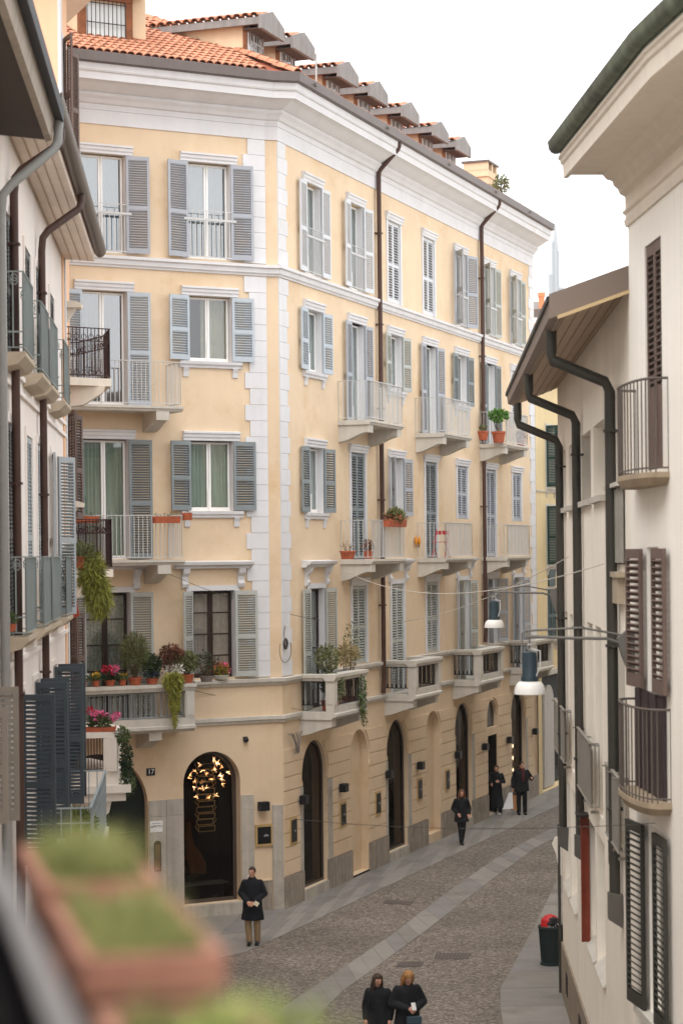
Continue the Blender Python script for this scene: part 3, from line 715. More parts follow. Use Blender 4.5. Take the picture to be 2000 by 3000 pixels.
# chimney
ch = mk('chimney', MB().box(-.62, .62, 1.0, 1.9, 20.9, 22.55).box(-.66, .66, .96, 1.94, 22.3, 22.37), CREAM, YB, at(FR, YB, 23.3, 0, 0), FR.rz)
for x in (-.55, 0, .55): mk('flue_post', MB().box(x - .08, x + .08, 1.0, 1.9, 22.55, 22.82), CREAM, ch)
mk('chimney_cap', MB().box(-.68, .68, .94, 1.96, 22.82, 22.89), GUT, ch)
for s in (.55, 6.2, 12.0, 17.2, 21.5):
    mk('gutter_bracket', MB().box(-.06, .06, -.9, -.83, 20.68, 20.74), GUT, YB, at(FR, YB, s, 0, 0), FR.rz)
# ------------------------------------------------------------------ ground, paving
COB = bpy.data.materials.new('cobble_setts'); COB.use_nodes = True
def _cob():
    nt = COB.node_tree; N = nt.nodes; L = nt.links; b = N['Principled BSDF']; g = N.new('ShaderNodeNewGeometry')
    vo = N.new('ShaderNodeTexVoronoi'); vo.inputs['Scale'].default_value = 18.0; vo.inputs['Randomness'].default_value = .85; L.new(g.outputs['Position'], vo.inputs['Vector'])
    ve = N.new('ShaderNodeTexVoronoi'); ve.feature = 'DISTANCE_TO_EDGE'; ve.inputs['Scale'].default_value = 18.0; ve.inputs['Randomness'].default_value = .85; L.new(g.outputs['Position'], ve.inputs['Vector'])
    cr = N.new('ShaderNodeValToRGB'); e = cr.color_ramp.elements; e[0].position = 0; e[0].color = (*lin('4E443B'), 1); e[1].position = 1; e[1].color = (*lin('8F8579'), 1)
    m = e.new(.5); m.color = (*lin('6F645A'), 1)
    sx = N.new('ShaderNodeSeparateColor'); L.new(vo.outputs['Color'], sx.inputs[0]); L.new(sx.outputs[0], cr.inputs[0])
    ns = N.new('ShaderNodeTexNoise'); ns.inputs['Scale'].default_value = .35; ns.inputs['Detail'].default_value = 5; L.new(g.outputs['Position'], ns.inputs['Vector'])
    mr = N.new('ShaderNodeMapRange'); mr.inputs[1].default_value = .35; mr.inputs[2].default_value = .7; mr.inputs[3].default_value = .78; mr.inputs[4].default_value = 1.2; L.new(ns.outputs['Fac'], mr.inputs[0])
    ed = N.new('ShaderNodeMapRange'); ed.inputs[1].default_value = .0; ed.inputs[2].default_value = .10; ed.inputs[3].default_value = .45; ed.inputs[4].default_value = 1.0; L.new(ve.outputs['Distance'], ed.inputs[0])
    mu = N.new('ShaderNodeMath'); mu.operation = 'MULTIPLY'; L.new(mr.outputs[0], mu.inputs[0]); L.new(ed.outputs[0], mu.inputs[1])
    vm = N.new('ShaderNodeVectorMath'); vm.operation = 'SCALE'; L.new(cr.outputs[0], vm.inputs[0]); L.new(mu.outputs[0], vm.inputs['Scale']); L.new(vm.outputs[0], b.inputs['Base Color'])
    bp = N.new('ShaderNodeBump'); bp.inputs['Strength'].default_value = .8; bp.inputs['Distance'].default_value = .03; L.new(ve.outputs['Distance'], bp.inputs['Height']); L.new(bp.outputs[0], b.inputs['Normal'])
    b.inputs['Roughness'].default_value = .75
_cob()
PAV = M('granite_slab', '777370', .7, .10, 1.2, bump=.15, bscale=60, dirt_tint='68635D', dscale=.8)
PAVS = [PAV, M('granite_slab_pale', '837E78', .7, .1, 1.2, bump=.15, bscale=60, dirt_tint='6E6862', dscale=.8), M('granite_slab_dark', '77736D', .7, .1, 1.2, bump=.15, bscale=60, dirt_tint='645F59', dscale=.8)]
struct('ground', MB().add([(-3000, -1500, -.03), (3000, -1500, -.03), (3000, 4000, -.03), (-3000, 4000, -.03)], [(0, 1, 2, 3)]), M('distant_ground', '7E766C', .9, .1, .05))
street = struct('cobbled_street', MB().add([(-14, -10, 0), (14, -10, 0), (30, 110, 0), (-14, 110, 0)], [(0, 1, 2, 3)]), COB)
def resample(pts, step):
    pts = [Vector(p) for p in pts]; out = [pts[0]]; acc = 0
    L_ = [0]
    for i in range(1, len(pts)): L_.append(L_[-1] + (pts[i] - pts[i - 1]).length)
    n = max(1, int(L_[-1] / step)); res = []
    for k in range(n + 1):
        t = L_[-1] * k / n; i = max(j for j in range(len(L_)) if L_[j] <= t + 1e-9); i = min(i, len(pts) - 2)
        u = (t - L_[i]) / max(1e-9, L_[i + 1] - L_[i]); res.append(pts[i].lerp(pts[i + 1], u))
    return res
def paving(name, left, right, step, z, rows=1, jit=.1):
    """a strip of stone slabs between two plan lines; every slab is its own object, with open joints"""
    n = max(2, int((Vector(left[-1]) - Vector(left[0])).length / step))
    tot = lambda P: sum((Vector(P[i + 1]) - Vector(P[i])).length for i in range(len(P) - 1))
    A = resample(left, tot(left) / n - 1e-6); B = resample(right, tot(right) / n - 1e-6); m = min(len(A), len(B))
    base = MB(); base.add([(p.x, p.y, z - .004) for p in A[:m]] + [(p.x, p.y, z - .004) for p in B[:m]], [(i, m + i, m + i + 1, i + 1) for i in range(m - 1)])
    st = struct(name, base, M('joint_mortar', '66615B', .95))
    for i in range(m - 1):
        for r in range(rows):
            f0, f1 = r / rows, (r + 1) / rows
            j0 = (.5 if (r % 2) else 0)
            a0, a1 = A[i].lerp(A[i + 1], j0), (A[i + 1].lerp(A[i + 2], j0) if i + 2 < m else A[i + 1])
            b0, b1 = B[i].lerp(B[i + 1], j0), (B[i + 1].lerp(B[i + 2], j0) if i + 2 < m else B[i + 1])
            q = [a0.lerp(b0, f0), a0.lerp(b0, f1), a1.lerp(b1, f1), a1.lerp(b1, f0)]
            c = sum(q, Vector((0, 0))) / 4; q = [c + (p - c) * (1 - .008 / max(.05, (p - c).length)) for p in q]
            zz = z + rnd.uniform(0, .004)
            mb = MB().add([(p.x - c.x, p.y - c.y, zz) for p in q] + [(p.x - c.x, p.y - c.y, z - .02) for p in q], [(0, 1, 2, 3), (0, 4, 5, 1), (1, 5, 6, 2), (2, 6, 7, 3), (3, 7, 4, 0)])
            mk('paving_slab', mb, rnd.choice(PAVS), st, (c.x, c.y, 0))
    return st
wallR = [(FL.T(-8, .02, 0)), FL.T(-.1, .02, 0), FR.T(.2, .02, 0), FR.T(12, .02, 0), FR.T(30, .02, 0), FR.T(42, .02, 0)]
lsw = [(-10.0, 42.2), (-2.48, 45.11), (-.69, 49.82), (3.85, 61.9), (7.75, 72.37), (12.2, 84.0)]
paving('pavement', [p[:2] for p in wallR], lsw, 1.15, .008, 2)
st2l = [(-2.4, 36.5), (-.09, 43.88), (1.13, 47.88), (2.63, 53.46), (4.31, 59.23), (5.59, 62.94), (7.19, 67.15), (10.5, 76)]
st2r = [(-1.6, 34.5), (-.09, 41.53), (.86, 44.69), (1.96, 48.39), (3.91, 55.32), (5.82, 61.76), (6.88, 64.31), (11, 75)]
paving('slab_track', st2l, st2r, 1.0, .006, 1)
rsl = [(2.6, 30), (2.94, 38.62), (3.07, 41.37), (3.86, 45.38), (4.63, 49.38), (5.87, 56.13), (6.17, 57.66), (9, 66)]
rsr = [(3.9, 30), (4.25, 38.62), (4.36, 41.37), (4.9, 45.38), (5.5, 49.38), (6.7, 56.13), (7.2, 57.66), (10.2, 66)]
paving('pavement', rsl, rsr, 1.6, .008, 1)
IRC = M('cast_iron_cover', '4A423E', .6, .15, 10.0)
for pts, lab in (([(.96, 51.99), (1.05, 52.56), (1.77, 52.27), (1.67, 51.71)], 'dark iron drain cover in the cobbles nearer the shop windows'), ([(1.93, 44.76), (2.01, 45.49), (2.81, 45.45), (2.66, 44.73)], 'large dark iron drain cover in the middle of the cobbled street'), ([(1.06, 43.99), (1.19, 44.57), (1.72, 44.54), (1.61, 43.96)], 'smaller greyish drain cover beside the slab track behind the woman with the phone')):
    c = sum((Vector(p) for p in pts), Vector((0, 0))) / 4
    t = thing('drain_cover', lab, 'drain cover', (c.x, c.y, 0), group='drain covers in the street')
    mk('frame', MB().add([(p[0] - c.x, p[1] - c.y, .005) for p in pts], [(0, 3, 2, 1)]), IRC, t)
    q = [Vector(p) - c for p in pts]
    for k in range(9):
        a = q[0].lerp(q[3], (k + .3) / 9.2) * .94; b = q[1].lerp(q[2], (k + .3) / 9.2) * .94; w_ = (q[3] - q[0]) * .03
        mk('bar', MB().add([(a.x, a.y, .009), (b.x, b.y, .009), (b.x + w_.x * 1.6, b.y + w_.y * 1.6, .009), (a.x + w_.x * 1.6, a.y + w_.y * 1.6, .009)], [(0, 1, 2, 3)]), M('cast_iron_bar', '5C534D', .6, .1, 8.0), t)

# ------------------------------------------------------------------ low cream house on the right
CRM = M('cream_plaster', 'F4EBDD', .9, .05, .8, bump=.2, bscale=30, streak=.10, dirt_tint='EADFD0', dscale=.6, dlo=.5, dhi=.8)
CRM2 = M('pale_cream_plaster', 'F6F0E6', .9, .04, .7, bump=.2, bscale=30, streak=.05, dirt_tint='EDE6DB', dscale=.5, dlo=.5, dhi=.85)
EAVE = M('taupe_eave_boards', 'B9A48F', .75, .08, 1.5, streak=.1)
FASC = M('brown_fascia_metal', '83746A', .55, .05, 1.0)
BPIPE = M('dark_green_pipe', '3D3A34', .45, .15, 1.5)
LB_ = thing('cream_house', 'low cream house with deep eaves and three dark downpipes', 'building', (4.37, 41.17, 0))
hB = []
for a, b in ((1.05, 2.45), (3.4, 4.7), (6.6, 8.72), (9.35, 11.4)): hB.append((a, b, 9.72, 10.83))
for a, b in ((1.5, 2.45), (3.1, 4.0), (7.55, 8.7), (9.3, 10.45)): hB.append((a, b, 4.86, 7.74))
for a, b in ((.95, 2.7), (2.85, 4.5), (7.2, 8.8), (9.0, 10.65)): hB.append((a, b, 2.4, 4.5))
hB.append((12.6, 14.55, 8.72, 9.74)); hB.append((13.0, 14.3, 4.86, 7.7))
mk('wall', facade(0, 15.37, 0, 12.3, hB, .38), CRM, LB_, at(FB, LB_, 0, 0, 0), FB.rz)
mk('wall', MB().box(0, .3, 0, 9, 0, 12.2), CRM, LB_, at(FB, LB_, -.0, -.002, 0), FB.rz)
mk('dark_core', MB().box(.35, 15.3, .385, 9, 0, 12.2), M('window_dark', '3A3530', .5, .1), LB_, at(FB, LB_, 0, 0, 0), FB.rz)  # dark block behind the windows in place of unlit rooms
mk('plinth', MB().box(-.02, 15.3, -.04, .02, 0, 1.05), M('brown_plinth', '8F8272', .85, .12, 2.0, bump=.3, bscale=20, streak=.2, dirt_tint='6E6357'), LB_, at(FB, LB_, 0, 0, 0), FB.rz)
for s in (1.5, 5.1, 8.5): mk('cellar_vent', MB().box(s, s + .5, -.05, -.041, .35, .75), CORE, LB_, at(FB, LB_, 0, 0, 0), FB.rz)
for a, b, z0, z1 in hB:
    w, h = b - a, z1 - z0
    wd = mk('window', MB().box(-w / 2, -w / 2 + .06, .30, .37, 0, h).box(w / 2 - .06, w / 2, .30, .37, 0, h).box(-w / 2 + .06, w / 2 - .06, .30, .37, 0, .07).box(-w / 2 + .06, w / 2 - .06, .30, .37, h - .06, h).box(-.03, .03, .305, .365, .07, h - .06), FRW, LB_, at(FB, LB_, (a + b) / 2, 0, z0), FB.rz)
    mk('pane', MB().box(-w / 2 + .06, w / 2 - .06, .33, .336, .07, h - .06), GL, wd)
    if z0 > 9: mk('sill', MB().box(-w / 2 - .1, w / 2 + .1, -.09, .3, -.09, -.002), SLAB, wd)
    if z0 < 3: mk('sill', MB().prism([(-.05, -.02), (.3, .30), (.3, -.02)], -w / 2 + .002, w / 2 - .002, 'x'), SLAB, wd)
# gently pitched roof with boarded soffit, verge fascia and gutter
ro = mk('roof', MB().prism([(.86, 11.98), (.92, 12.1), (-6, 14.6), (-6, 14.5)][::1], 0, 1, 'x') if False else MB().add(
    [tuple(at(FB, LB_, s, n, z)) for s in (-.35, 15.33) for n, z in ((.90, 12.12), (-6, 14.5))], [(0, 1, 3, 2)]), M('roof_sheet', '4A423C', .7), LB_)
mk('soffit', MB().add([tuple(at(FB, LB_, s, n, z)) for s in (-.33, 15.31) for n, z in ((.88, 11.86), (0.0, 12.2))], [(0, 1, 3, 2)]), EAVE, ro)
for k in range(5):
    n = .12 + k * .17; mk('soffit_joint', MB().box(-.3, 15.3, -n, -n + .012, 11.83 + (.88 - n) * .386, 11.845 + (.88 - n) * .386), M('joint_dark', 'A28F7C', .9), ro, at(FB, LB_, 0, 0, .02), FB.rz)
mk('eave_gutter', MB().prism([(-.84, 11.86), (-.98, 11.90), (-1.0, 12.08), (-.985, 12.09), (-.86, 12.13)], -.36, 15.34, 'x'), FASC, ro, at(FB, LB_, 0, 0, 0), FB.rz)
mk('gutter_lip', MB().box(-.37, 15.35, -1.03, -.99, 12.06, 12.13), M('gutter_edge', '2B2725', .5), ro, at(FB, LB_, 0, 0, 0), FB.rz)
mk('verge_fascia', MB().prism([(-1.0, 11.84), (-1.0, 12.15), (.35, 12.62), (.35, 12.28)], 15.345, 15.40, 'x'), FASC, ro, at(FB, LB_, 0, 0, 0), FB.rz)
mk('verge_trim', MB().prism([(-.9, 11.83), (-.9, 11.875), (.3, 12.29), (.3, 12.245)], 15.40, 15.43, 'x'), M('verge_cream', 'CDB489', .7), ro, at(FB, LB_, 0, 0, 0), FB.rz)
for s, zt, zb in ((FB.px(1790, 1600, .1)[0], 11.9, 4.25), (FB.px(1690, 1600, .1)[0], 11.9, 4.1), (FB.px(1640, 1600, .1)[0], 11.75, 3.6)):
    mb = MB(); mb.tube([(0, -.88, zt), (0, -.88, zt - .32), (0, -.86, zt - .42), (0, -.16, zt - .72), (0, -.10, zt - .85), (0, -.10, zb)], .075, 10)
    for z in (10.5, 7.6, 5.4): mb.box(-.09, .09, -.19, .02, z, z + .035); mb.tube([(.05, -.1, z), (.35, -.1, z + .02)], .012, 4)
    mk('downpipe', mb, BPIPE, LB_, at(FB, LB_, s, 0, 0), FB.rz, True)
    mk('pipe_guard', MB().prism([(-.2, zb - .3), (-.02, zb - .42), (.0, zb + .02), (-.2, zb + .05)], -.02, .16, 'x'), M('lead_guard', '5A5650', .6), LB_, at(FB, LB_, s, 0, 0), FB.rz)
RUST = M('weathered_panel', '9C988E', .7, .15, 3.0, streak=.3)
mk('parapet_panel', MB().box(12.62, 14.55, -.06, -.02, 8.74, 9.72), RUST, LB_, at(FB, LB_, 0, 0, 0), FB.rz)
mk('parapet_coping', MB().box(12.55, 14.65, -.12, .1, 9.745, 9.80), SLAB, LB_, at(FB, LB_, 0, 0, 0), FB.rz)
mk('wall_box', MB().box(13.6, 14.4, -.10, .0, 8.2, 8.55).box(13.5, 14.5, -.13, .0, 8.55, 8.62), M('beige_box', 'A89A86', .7, .1), LB_, at(FB, LB_, 0, 0, 0), FB.rz)
for a, b in ((.1, 3.3), (6.5, 9.9), (12.65, 14.7)):
    mb = MB(); y = -.13
    bars(mb, (a, y), (b, y), 4.92, 5.95, .1, .008, .022); bars(mb, (a, -.01), (a, y), 4.92, 5.95); bars(mb, (b, -.01), (b, y), 4.92, 5.95)
    for x in (a + .2, (a + b) / 2, b - .2): mb.box(x - .02, x + .02, y, 0, 4.86, 4.9); mb.tube([(x, 0, 5.9), (x, -.2, 5.93)], .012, 4)
    rg = mk('railing', mb, M('taupe_iron', '8B857C', .6, .1), LB_, at(FB, LB_, 0, 0, 0), FB.rz)
    mk('infill_panel', MB().box(a + .03, b - .03, y + .02, y + .03, 5.02, 5.85), glass('milky_panel', 'CFC9BF', .10), rg)
    mk('plant_bracket', MB().box(a + .5, a + .9, y - .02, y, 4.62, 4.66).box(a + .5, a + .54, y - .02, y, 4.66, 4.92).box(a + .86, a + .9, y - .02, y, 4.66, 4.92), IRON, rg)
RED = M('red_brown_wood', '7A3320', .5, .15, 4.0)
mk('red_shutter', MB().box(7.22, 7.26, -.11, .02, 2.42, 4.5).box(7.20, 7.28, -.12, -.09, 2.42, 4.5), RED, LB_, at(FB, LB_, 0, 0, 0), FB.rz)
mk('shutter_hinge', MB().box(7.1, 7.5, -.2, .0, 4.52, 4.56), IRON, LB_, at(FB, LB_, 0, 0, 0), FB.rz)
mk('door_canopy', MB().prism([(-.2, 3.0), (-.14, 3.14), (.0, 3.17), (0, 2.35), (-.05, 2.4), (-.12, 2.8)], -.06, .0, 'x'), M('canopy_white', 'D9D2C8', .8), LB_, at(FB, LB_, -.05, 0, 0), FB.rz)
mk('thin_pipe', MB().tube([(-.06, -.06, 0), (-.06, -.06, 3.4)], .03, 6), BPIPE, LB_, at(FB, LB_, 0, 0, 0), FB.rz)

# ------------------------------------------------------------------ near cream house on the right, big cornice and copper gutter
NA = thing('tall_cream_house', 'tall cream house on the right edge with green copper gutter and brown shutters', 'building', (3.65, 25.8, 0))
FA2 = Fr(FA.T(5.4, 0, 0)[:2], (.12, -1))
AW = [(1.03, 1.98, 9.86, 12.57), (.98, 1.66, 5.98, 8.94), (.92, 1.55, 3.3, 5.58)]
hA = list(AW)
for (a, b, z0, z1) in AW[:2]: hA.append((a + 4.75 - .35, b + 4.75 - .35, z0, z1)) if a + 4.4 < 5.2 else None
mk('wall', facade(0, 5.4, 0, 13.5, AW, .3), CRM2, NA, at(FA, NA, 0, 0, 0), FA.rz)
mk('wall', facade(0, 14, 0, 13.5, [], .3), CRM2, NA, at(FA2, NA, 0, 0, 0), FA2.rz)
mk('wall', MB().box(-.005, .25, .0, 9, 0, 13.6), CRM2, NA, at(FA, NA, 0, -.003, 0), FA.rz)
mk('dark_core', MB().box(.3, 5.3, .55, 8, 0, 13.4), CORE, NA, at(FA, NA, 0, 0, 0), FA.rz)  # solid fill, the rooms' darkness put into its colour
pa = [FA.T(-.02, 0, 0) - NA.location, FA2.P.to_3d() - NA.location, FA2.T(14, 0, 0) - NA.location]
CC = [(-0.05, 12.98), (0.03, 12.98), (0.05, 13.06), (0.03, 13.08), (0.03, 13.13), (0.06, 13.15), (0.07, 13.17), (0.03, 13.18), (0.03, 13.36), (0.1, 13.4), (0.122, 13.46), (0.174, 13.5), (0.191, 13.56), (0.261, 13.58), (0.278, 13.6), (0.313, 13.64), (0.748, 13.64), (0.748, 13.6), (0.809, 13.6), (0.818, 13.76), (0.844, 13.78), (0.853, 13.82), (0.879, 13.84), (0.87, 13.88), (-0.05, 13.88)]
CST = M('beige_cornice', 'E6DACA', .9, .05, 1.0, streak=.06, bump=.1)
mk('cornice', sweep(CC, pa), CST, NA)
COP = M('copper_patina', '66725F', .5, .3, 1.6, streak=.45, dirt_tint='2E332E', dscale=1.2, metal=.25)
gp = [(.79, 13.885)] + [(.90 + .10 * math.cos(a), 14.0 + .10 * math.sin(a)) for a in [R_(d) for d in (-140, -110, -80, -50, -20, 10)]] + [(1.01, 14.05), (.985, 14.05), (.95, 13.97), (.90, 13.93), (.82, 13.95)]
mk('gutter', sweep(gp, pa), COP, NA, smooth=True)
mk('roof', sweep([(.84, 13.9), (.94, 14.02), (-5, 16.2), (-5, 13.9)], pa), M('patina_roof', 'B9C7BC', .6, .08, 1.5), NA)
def rounded_balcony(s, z, w, dep=.55, rh=1.08):
    def pl(k=1.0, n=14):
        return [(-w / 2 * k, 0)] + [(-w / 2 * k * math.cos(math.pi * i / n * .999), -dep * k * (math.sin(math.pi * i / n) ** .45)) for i in range(1, n)] + [(w / 2 * k, 0)]
    mb = MB(); P = pl(1.0); P2 = pl(.86)
    n = len(P); vs = [(x, y, 0) for x, y in P] + [(x, y, -.06) for x, y in P] + [(x, y, -.15) for x, y in P2]
    fs = [(i, i + 1, n + i + 1, n + i) for i in range(n - 1)] + [(n + i, n + i + 1, 2 * n + i + 1, 2 * n + i) for i in range(n - 1)] + [tuple(range(n)), tuple(range(2 * n, 3 * n))[::-1]]
    b = mk('balcony', mb.add(vs, fs), M('balcony_brownstone', 'A5937C', .85, .12, 3.0, streak=.1), NA, at(FA, NA, s, 0, z), FA.rz, False)
    mb = MB(); Q = pl(.95, 18)
    for i, (x, y) in enumerate(Q): mb.tube([(x, y, 0), (x, y, rh)], .009, 5, False)
    for zz, r in ((.05, .011), (rh, .016)): mb.tube([(x, y, zz) for x, y in Q], r, 5, False)
    mk('railing', mb, M('bronze_iron', '5E544D', .5, .1), b)
    return b
rounded_balcony(1.35, 9.80, 2.0, .34); rounded_balcony(1.3, 5.98, 2.0, .36); rounded_balcony(6.1, 9.80, 2.3, .36); rounded_balcony(6.1, 5.98, 2.3, .36)
def a_window(win, shut, angs, low=0.0, lw0=None):
    a, b, z0, z1 = win; w, h = b - a, z1 - z0
    wd = mk('window', MB().box(-w / 2, w / 2, .2, .3, 0, .06).box(-w / 2, -w / 2 + .06, .2, .3, .06, h).box(w / 2 - .06, w / 2, .2, .3, .06, h), FRW, NA, at(FA, NA, (a + b) / 2, 0, z0), FA.rz)
    mk('pane', MB().box(-w / 2 + .06, w / 2 - .06, .25, .256, .06, h), GL, wd)
    for sg, an in ((1, angs[0]), (-1, angs[1])):
        if an is None: continue
        zb = low
        st, lw_ = .06, lw0 or (w / 2 - .005); hh = h - low - .02
        leaf = MB(); bx = lambda x0, x1, y0, y1, q0, q1: leaf.box(min(sg * x0, sg * x1), max(sg * x0, sg * x1), y0, y1, q0, q1)
        bx(0, st, 0, .045, 0, hh); bx(lw_ - st, lw_, 0, .045, 0, hh); bx(st, lw_ - st, 0, .045, 0, .16); bx(st, lw_ - st, 0, .045, hh - .12, hh)
        if not low and hh > 2.5: bx(st, lw_ - st, .01, .035, .16, 1.0); a0 = 1.02
        else: a0 = .16
        lo = mk('shutter', leaf, shut, NA, at(FA, NA, (a + b) / 2 - sg * w / 2, .05 if an else -.02, z0 + zb), FA.rz - sg * R_(an))
        n = int((hh - .12 - a0) / .075); sl = shared(('bigslat', round(lw_, 2), sg, shut.name), lambda: MB().obox((sg * lw_ / 2, .022, 0), (lw_ / 2 - st, 0, 0), (0, .028, .022), (0, -.004, .006)).mesh('slat', shut))
        for k in range(n): obj('slat', sl, lo, (0, 0, a0 + (k + .5) * (hh - .12 - a0) / n))
a_window(AW[0], SH_BROWN, (0, 0)); a_window(AW[1], SH_BROWN, (176, 180), 1.25, .68); a_window(AW[2], M('shutter_charcoal', '37352F', .6, .1, 5.0), (174, 180), 0.0, .68)
mk('lower_leaf', MB().box(.38, 2.05, -.05, -.01, 5.99, 7.2).box(.7, .76, -.07, -.05, 5.99, 7.2).box(1.2, 1.26, -.07, -.05, 5.99, 7.2).box(1.66, 1.72, -.07, -.05, 5.99, 7.2), M('plum_leaf', '3B3032', .5, .1), NA, at(FA, NA, 0, 0, 0), FA.rz)
mk('sill', MB().box(.45, 1.85, -.12, .1, 3.2, 3.298), SLAB, NA, at(FA, NA, 0, 0, 0), FA.rz)

# ------------------------------------------------------------------ pale house on the left with stacked shallow balconies
PKW = M('pinkish_plaster', 'EEE5DE', .9, .05, .8, bump=.15, bscale=30, streak=.06, dirt_tint='EBDACD', dscale=.4, dlo=.5, dhi=.75)  # peach second colour puts the soffit's reflected tint into the plaster
PEACH = M('peach_plaster', 'E9BE9B', .9, .05, .8, bump=.15, bscale=30, streak=.06)
LAo = thing('pink_house', 'pale pinkish house on the left with brown gutters and shallow iron balconies', 'building', (-5.5, 41, 0))
AX = (-12.7, -9.5, -7.3, -3.95); AX2 = (-14.2, -9.0, -6.5, -3.0)
hLA = []
for s in AX: hLA += [(s - .55, s + .55, 11.66, 13.62), (s - .55, s + .55, 7.82, 10.75)]
LOW = (-11.4, -8.6, -4.2)
for s in LOW: hLA.append((s - .5, s + .5, 4.5, 6.95))
mk('wall', facade(-13.9, 0, 0, 15.0, hLA, .25), PKW, LAo, at(FLA, LAo, 0, 0, 0), FLA.rz)
mk('wall', MB().box(-.3, -.0, .0, 8, 0, 15.0), PKW, LAo, at(FLA, LAo, 0, -.002, 0), FLA.rz)
mk('corner_strip', MB().box(-.75, -.35, -.03, .01, 0, 14.95), PEACH, LAo, at(FLA, LAo, 0, 0, 0), FLA.rz)
mk('corner_strip', MB().box(-.30, .0, -.05, .0, 0, 14.95), WHT, LAo, at(FLA, LAo, 0, 0, 0), FLA.rz)
mk('dark_core', MB().box(-13.8, -.35, .45, 7.5, 0, 15), CORE, LAo, at(FLA, LAo, 0, 0, 0), FLA.rz)  # near-black fill standing in for unlit rooms
for z in (11.26, 11.5): mk('band_course', MB().box(-13.9, -.02, -.045, .01, z, z + .07), PKW, LAo, at(FLA, LAo, 0, 0, 0), FLA.rz)
for z in (7.4, 7.66): mk('band_course', MB().box(-13.9, -.02, -.045, .01, z, z + .07), PKW, LAo, at(FLA, LAo, 0, 0, 0), FLA.rz)
SOF = M('soffit_boards', 'F2E2D4', .85, .06, 1.2, streak=.04)
mk('soffit', MB().prism([(.3, 14.86), (-.62, 14.80), (-.62, 14.92), (.3, 15.2)], -13.9, -.1, 'x'), SOF, LAo, at(FLA, LAo, 0, 0, 0), FLA.rz)
for k in range(4): mk('soffit_joint', MB().box(-13.9, -.12, -.5 + k * .16, -.493 + k * .16, 14.78, 14.80 + .01 * k), M('joint_dark2', 'CDB7A4', .9), LAo, at(FLA, LAo, 0, 0, .01), FLA.rz)
mk('roof', MB().add([tuple(at(FLA, LAo, s, n, z)) for s in (-13.9, -.05) for n, z in ((.7, 15.12), (-5, 17.2))], [(0, 1, 3, 2)]), TILE, LAo)
gpr = [(-.72 + .13 * math.cos(R_(a)), 15.06 + .15 * math.sin(R_(a))) for a in range(0, -181, -20)] + [(-.83, 15.06), (-.72, 14.94), (-.61, 15.06)]
BGUT = M('bronze_gutter', '574A40', .4, .12, 1.0, metal=.4)
mk('gutter', MB().prism(gpr, -13.95, .12, 'x'), BGUT, LAo, at(FLA, LAo, 0, 0, 0), FLA.rz, True)
for s, sb in ((FLA.px(48, 1300, .1)[0], 0), (FLA.px(128, 1300, .1)[0], 0)):
    mb = MB(); mb.tube([(.55, -.72, 14.95), (.55, -.72, 14.8), (.5, -.68, 14.68), (.08, -.2, 14.25), (0, -.12, 14.12), (0, -.1, 13.9), (0, -.1, 3.0)], .062, 10)
    for z in (13.2, 9.9, 7.0): mb.box(-.08, .08, -.18, .01, z, z + .03); mb.tube([(-.05, -.1, z), (-.3, -.12, z)], .01, 4)
    mk('downpipe', mb, PIPE, LAo, at(FLA, LAo, s, 0, 0), FLA.rz, True)
PANEL = glass('frosted_balcony_panel', 'E3EAE8', .30)
def shallow_balcony(s, z, w=1.75, dep=.3):
    b = mk('balcony', MB().prism([(.02, -.22), (-dep + .1, -.16), (-dep, -.06), (-dep, 0), (.02, 0)], -w / 2, w / 2, 'x'), M('balcony_sandstone', 'B8A893', .85, .1, 3.0), LAo, at(FLA, LAo, s, 0, z), FLA.rz)
    def f():
        mb = MB(); bars(mb, (-w / 2 + .03, -dep + .03), (w / 2 - .03, -dep + .03), 0, 1.08, .16, .009, .014)
        for sx in (-1, 1):
            bars(mb, (sx * (w / 2 - .03), 0), (sx * (w / 2 - .03), -dep + .03), 0, 1.08, .14, .009, .014)
            mb.box(sx * (w / 2 - .03) - .008, sx * (w / 2 - .03) + .008, -dep, 0, .26, .28)
            for zz in (.95, 1.0): mb.tube([(sx * (w / 2 - .03), -dep / 2 + .05 * math.cos(a), zz + .05 * math.sin(a)) for a in [R_(q) for q in range(0, 361, 60)]], .007, 4, False)
        return mb.mesh('railing', M('grey_green_iron', '8A918F', .5, .1))
    obj('railing', shared(('shb', w, dep), f), b)
    obj('panel', shared(('shp', w, dep), lambda: MB().box(-w / 2 + .05, w / 2 - .05, -dep + .035, -dep + .04, .3, 1.0).box(-w / 2 + .05, w / 2 - .05, -dep + .032, -dep + .038, .07, .24).mesh('panel', PANEL)), b)
for s in AX: shallow_balcony(s, 11.66); shallow_balcony(s, 7.82)
SH_LA = M('shutter_blue_grey', 'A4A9AC', .6, .06, 5.0); SH_LAD = M('shutter_dark_grey', '565656', .6, .08, 5.0)
for i, s in enumerate(AX):
    for z0, z1 in ((11.66, 13.62), (7.82, 10.75)):
        h = z1 - z0; low = z0 < 9
        wd = mk('window', MB().box(-.67, -.55, -.03, .2, 0, h).box(.55, .67, -.03, .2, 0, h).box(-.67, .67, -.03, .2, h, h + .13), PKW, LAo, at(FLA, LAo, s, 0, z0), FLA.rz)
        m_ = SH_LAD if not low or i == 0 else SH_LA
        if low and i == 3:
            obj('shutter', leaf_mesh(.54, h - .02, SH_LA, 1), wd, (-.547, -.05, .01), -R_(176)); obj('shutter', leaf_mesh(.54, h - .02, SH_LA, -1), wd, (.547, -.05, .01), R_(150))
            mk('pane', MB().box(-.5, .5, .2, .21, .05, h - .05), GL, wd)
        else:
            obj('shutter', leaf_mesh(.545, h - .02, m_, 1), wd, (-.547, -.01, .01)); obj('shutter', leaf_mesh(.545, h - .02, m_, -1), wd, (.547, -.01, .01))
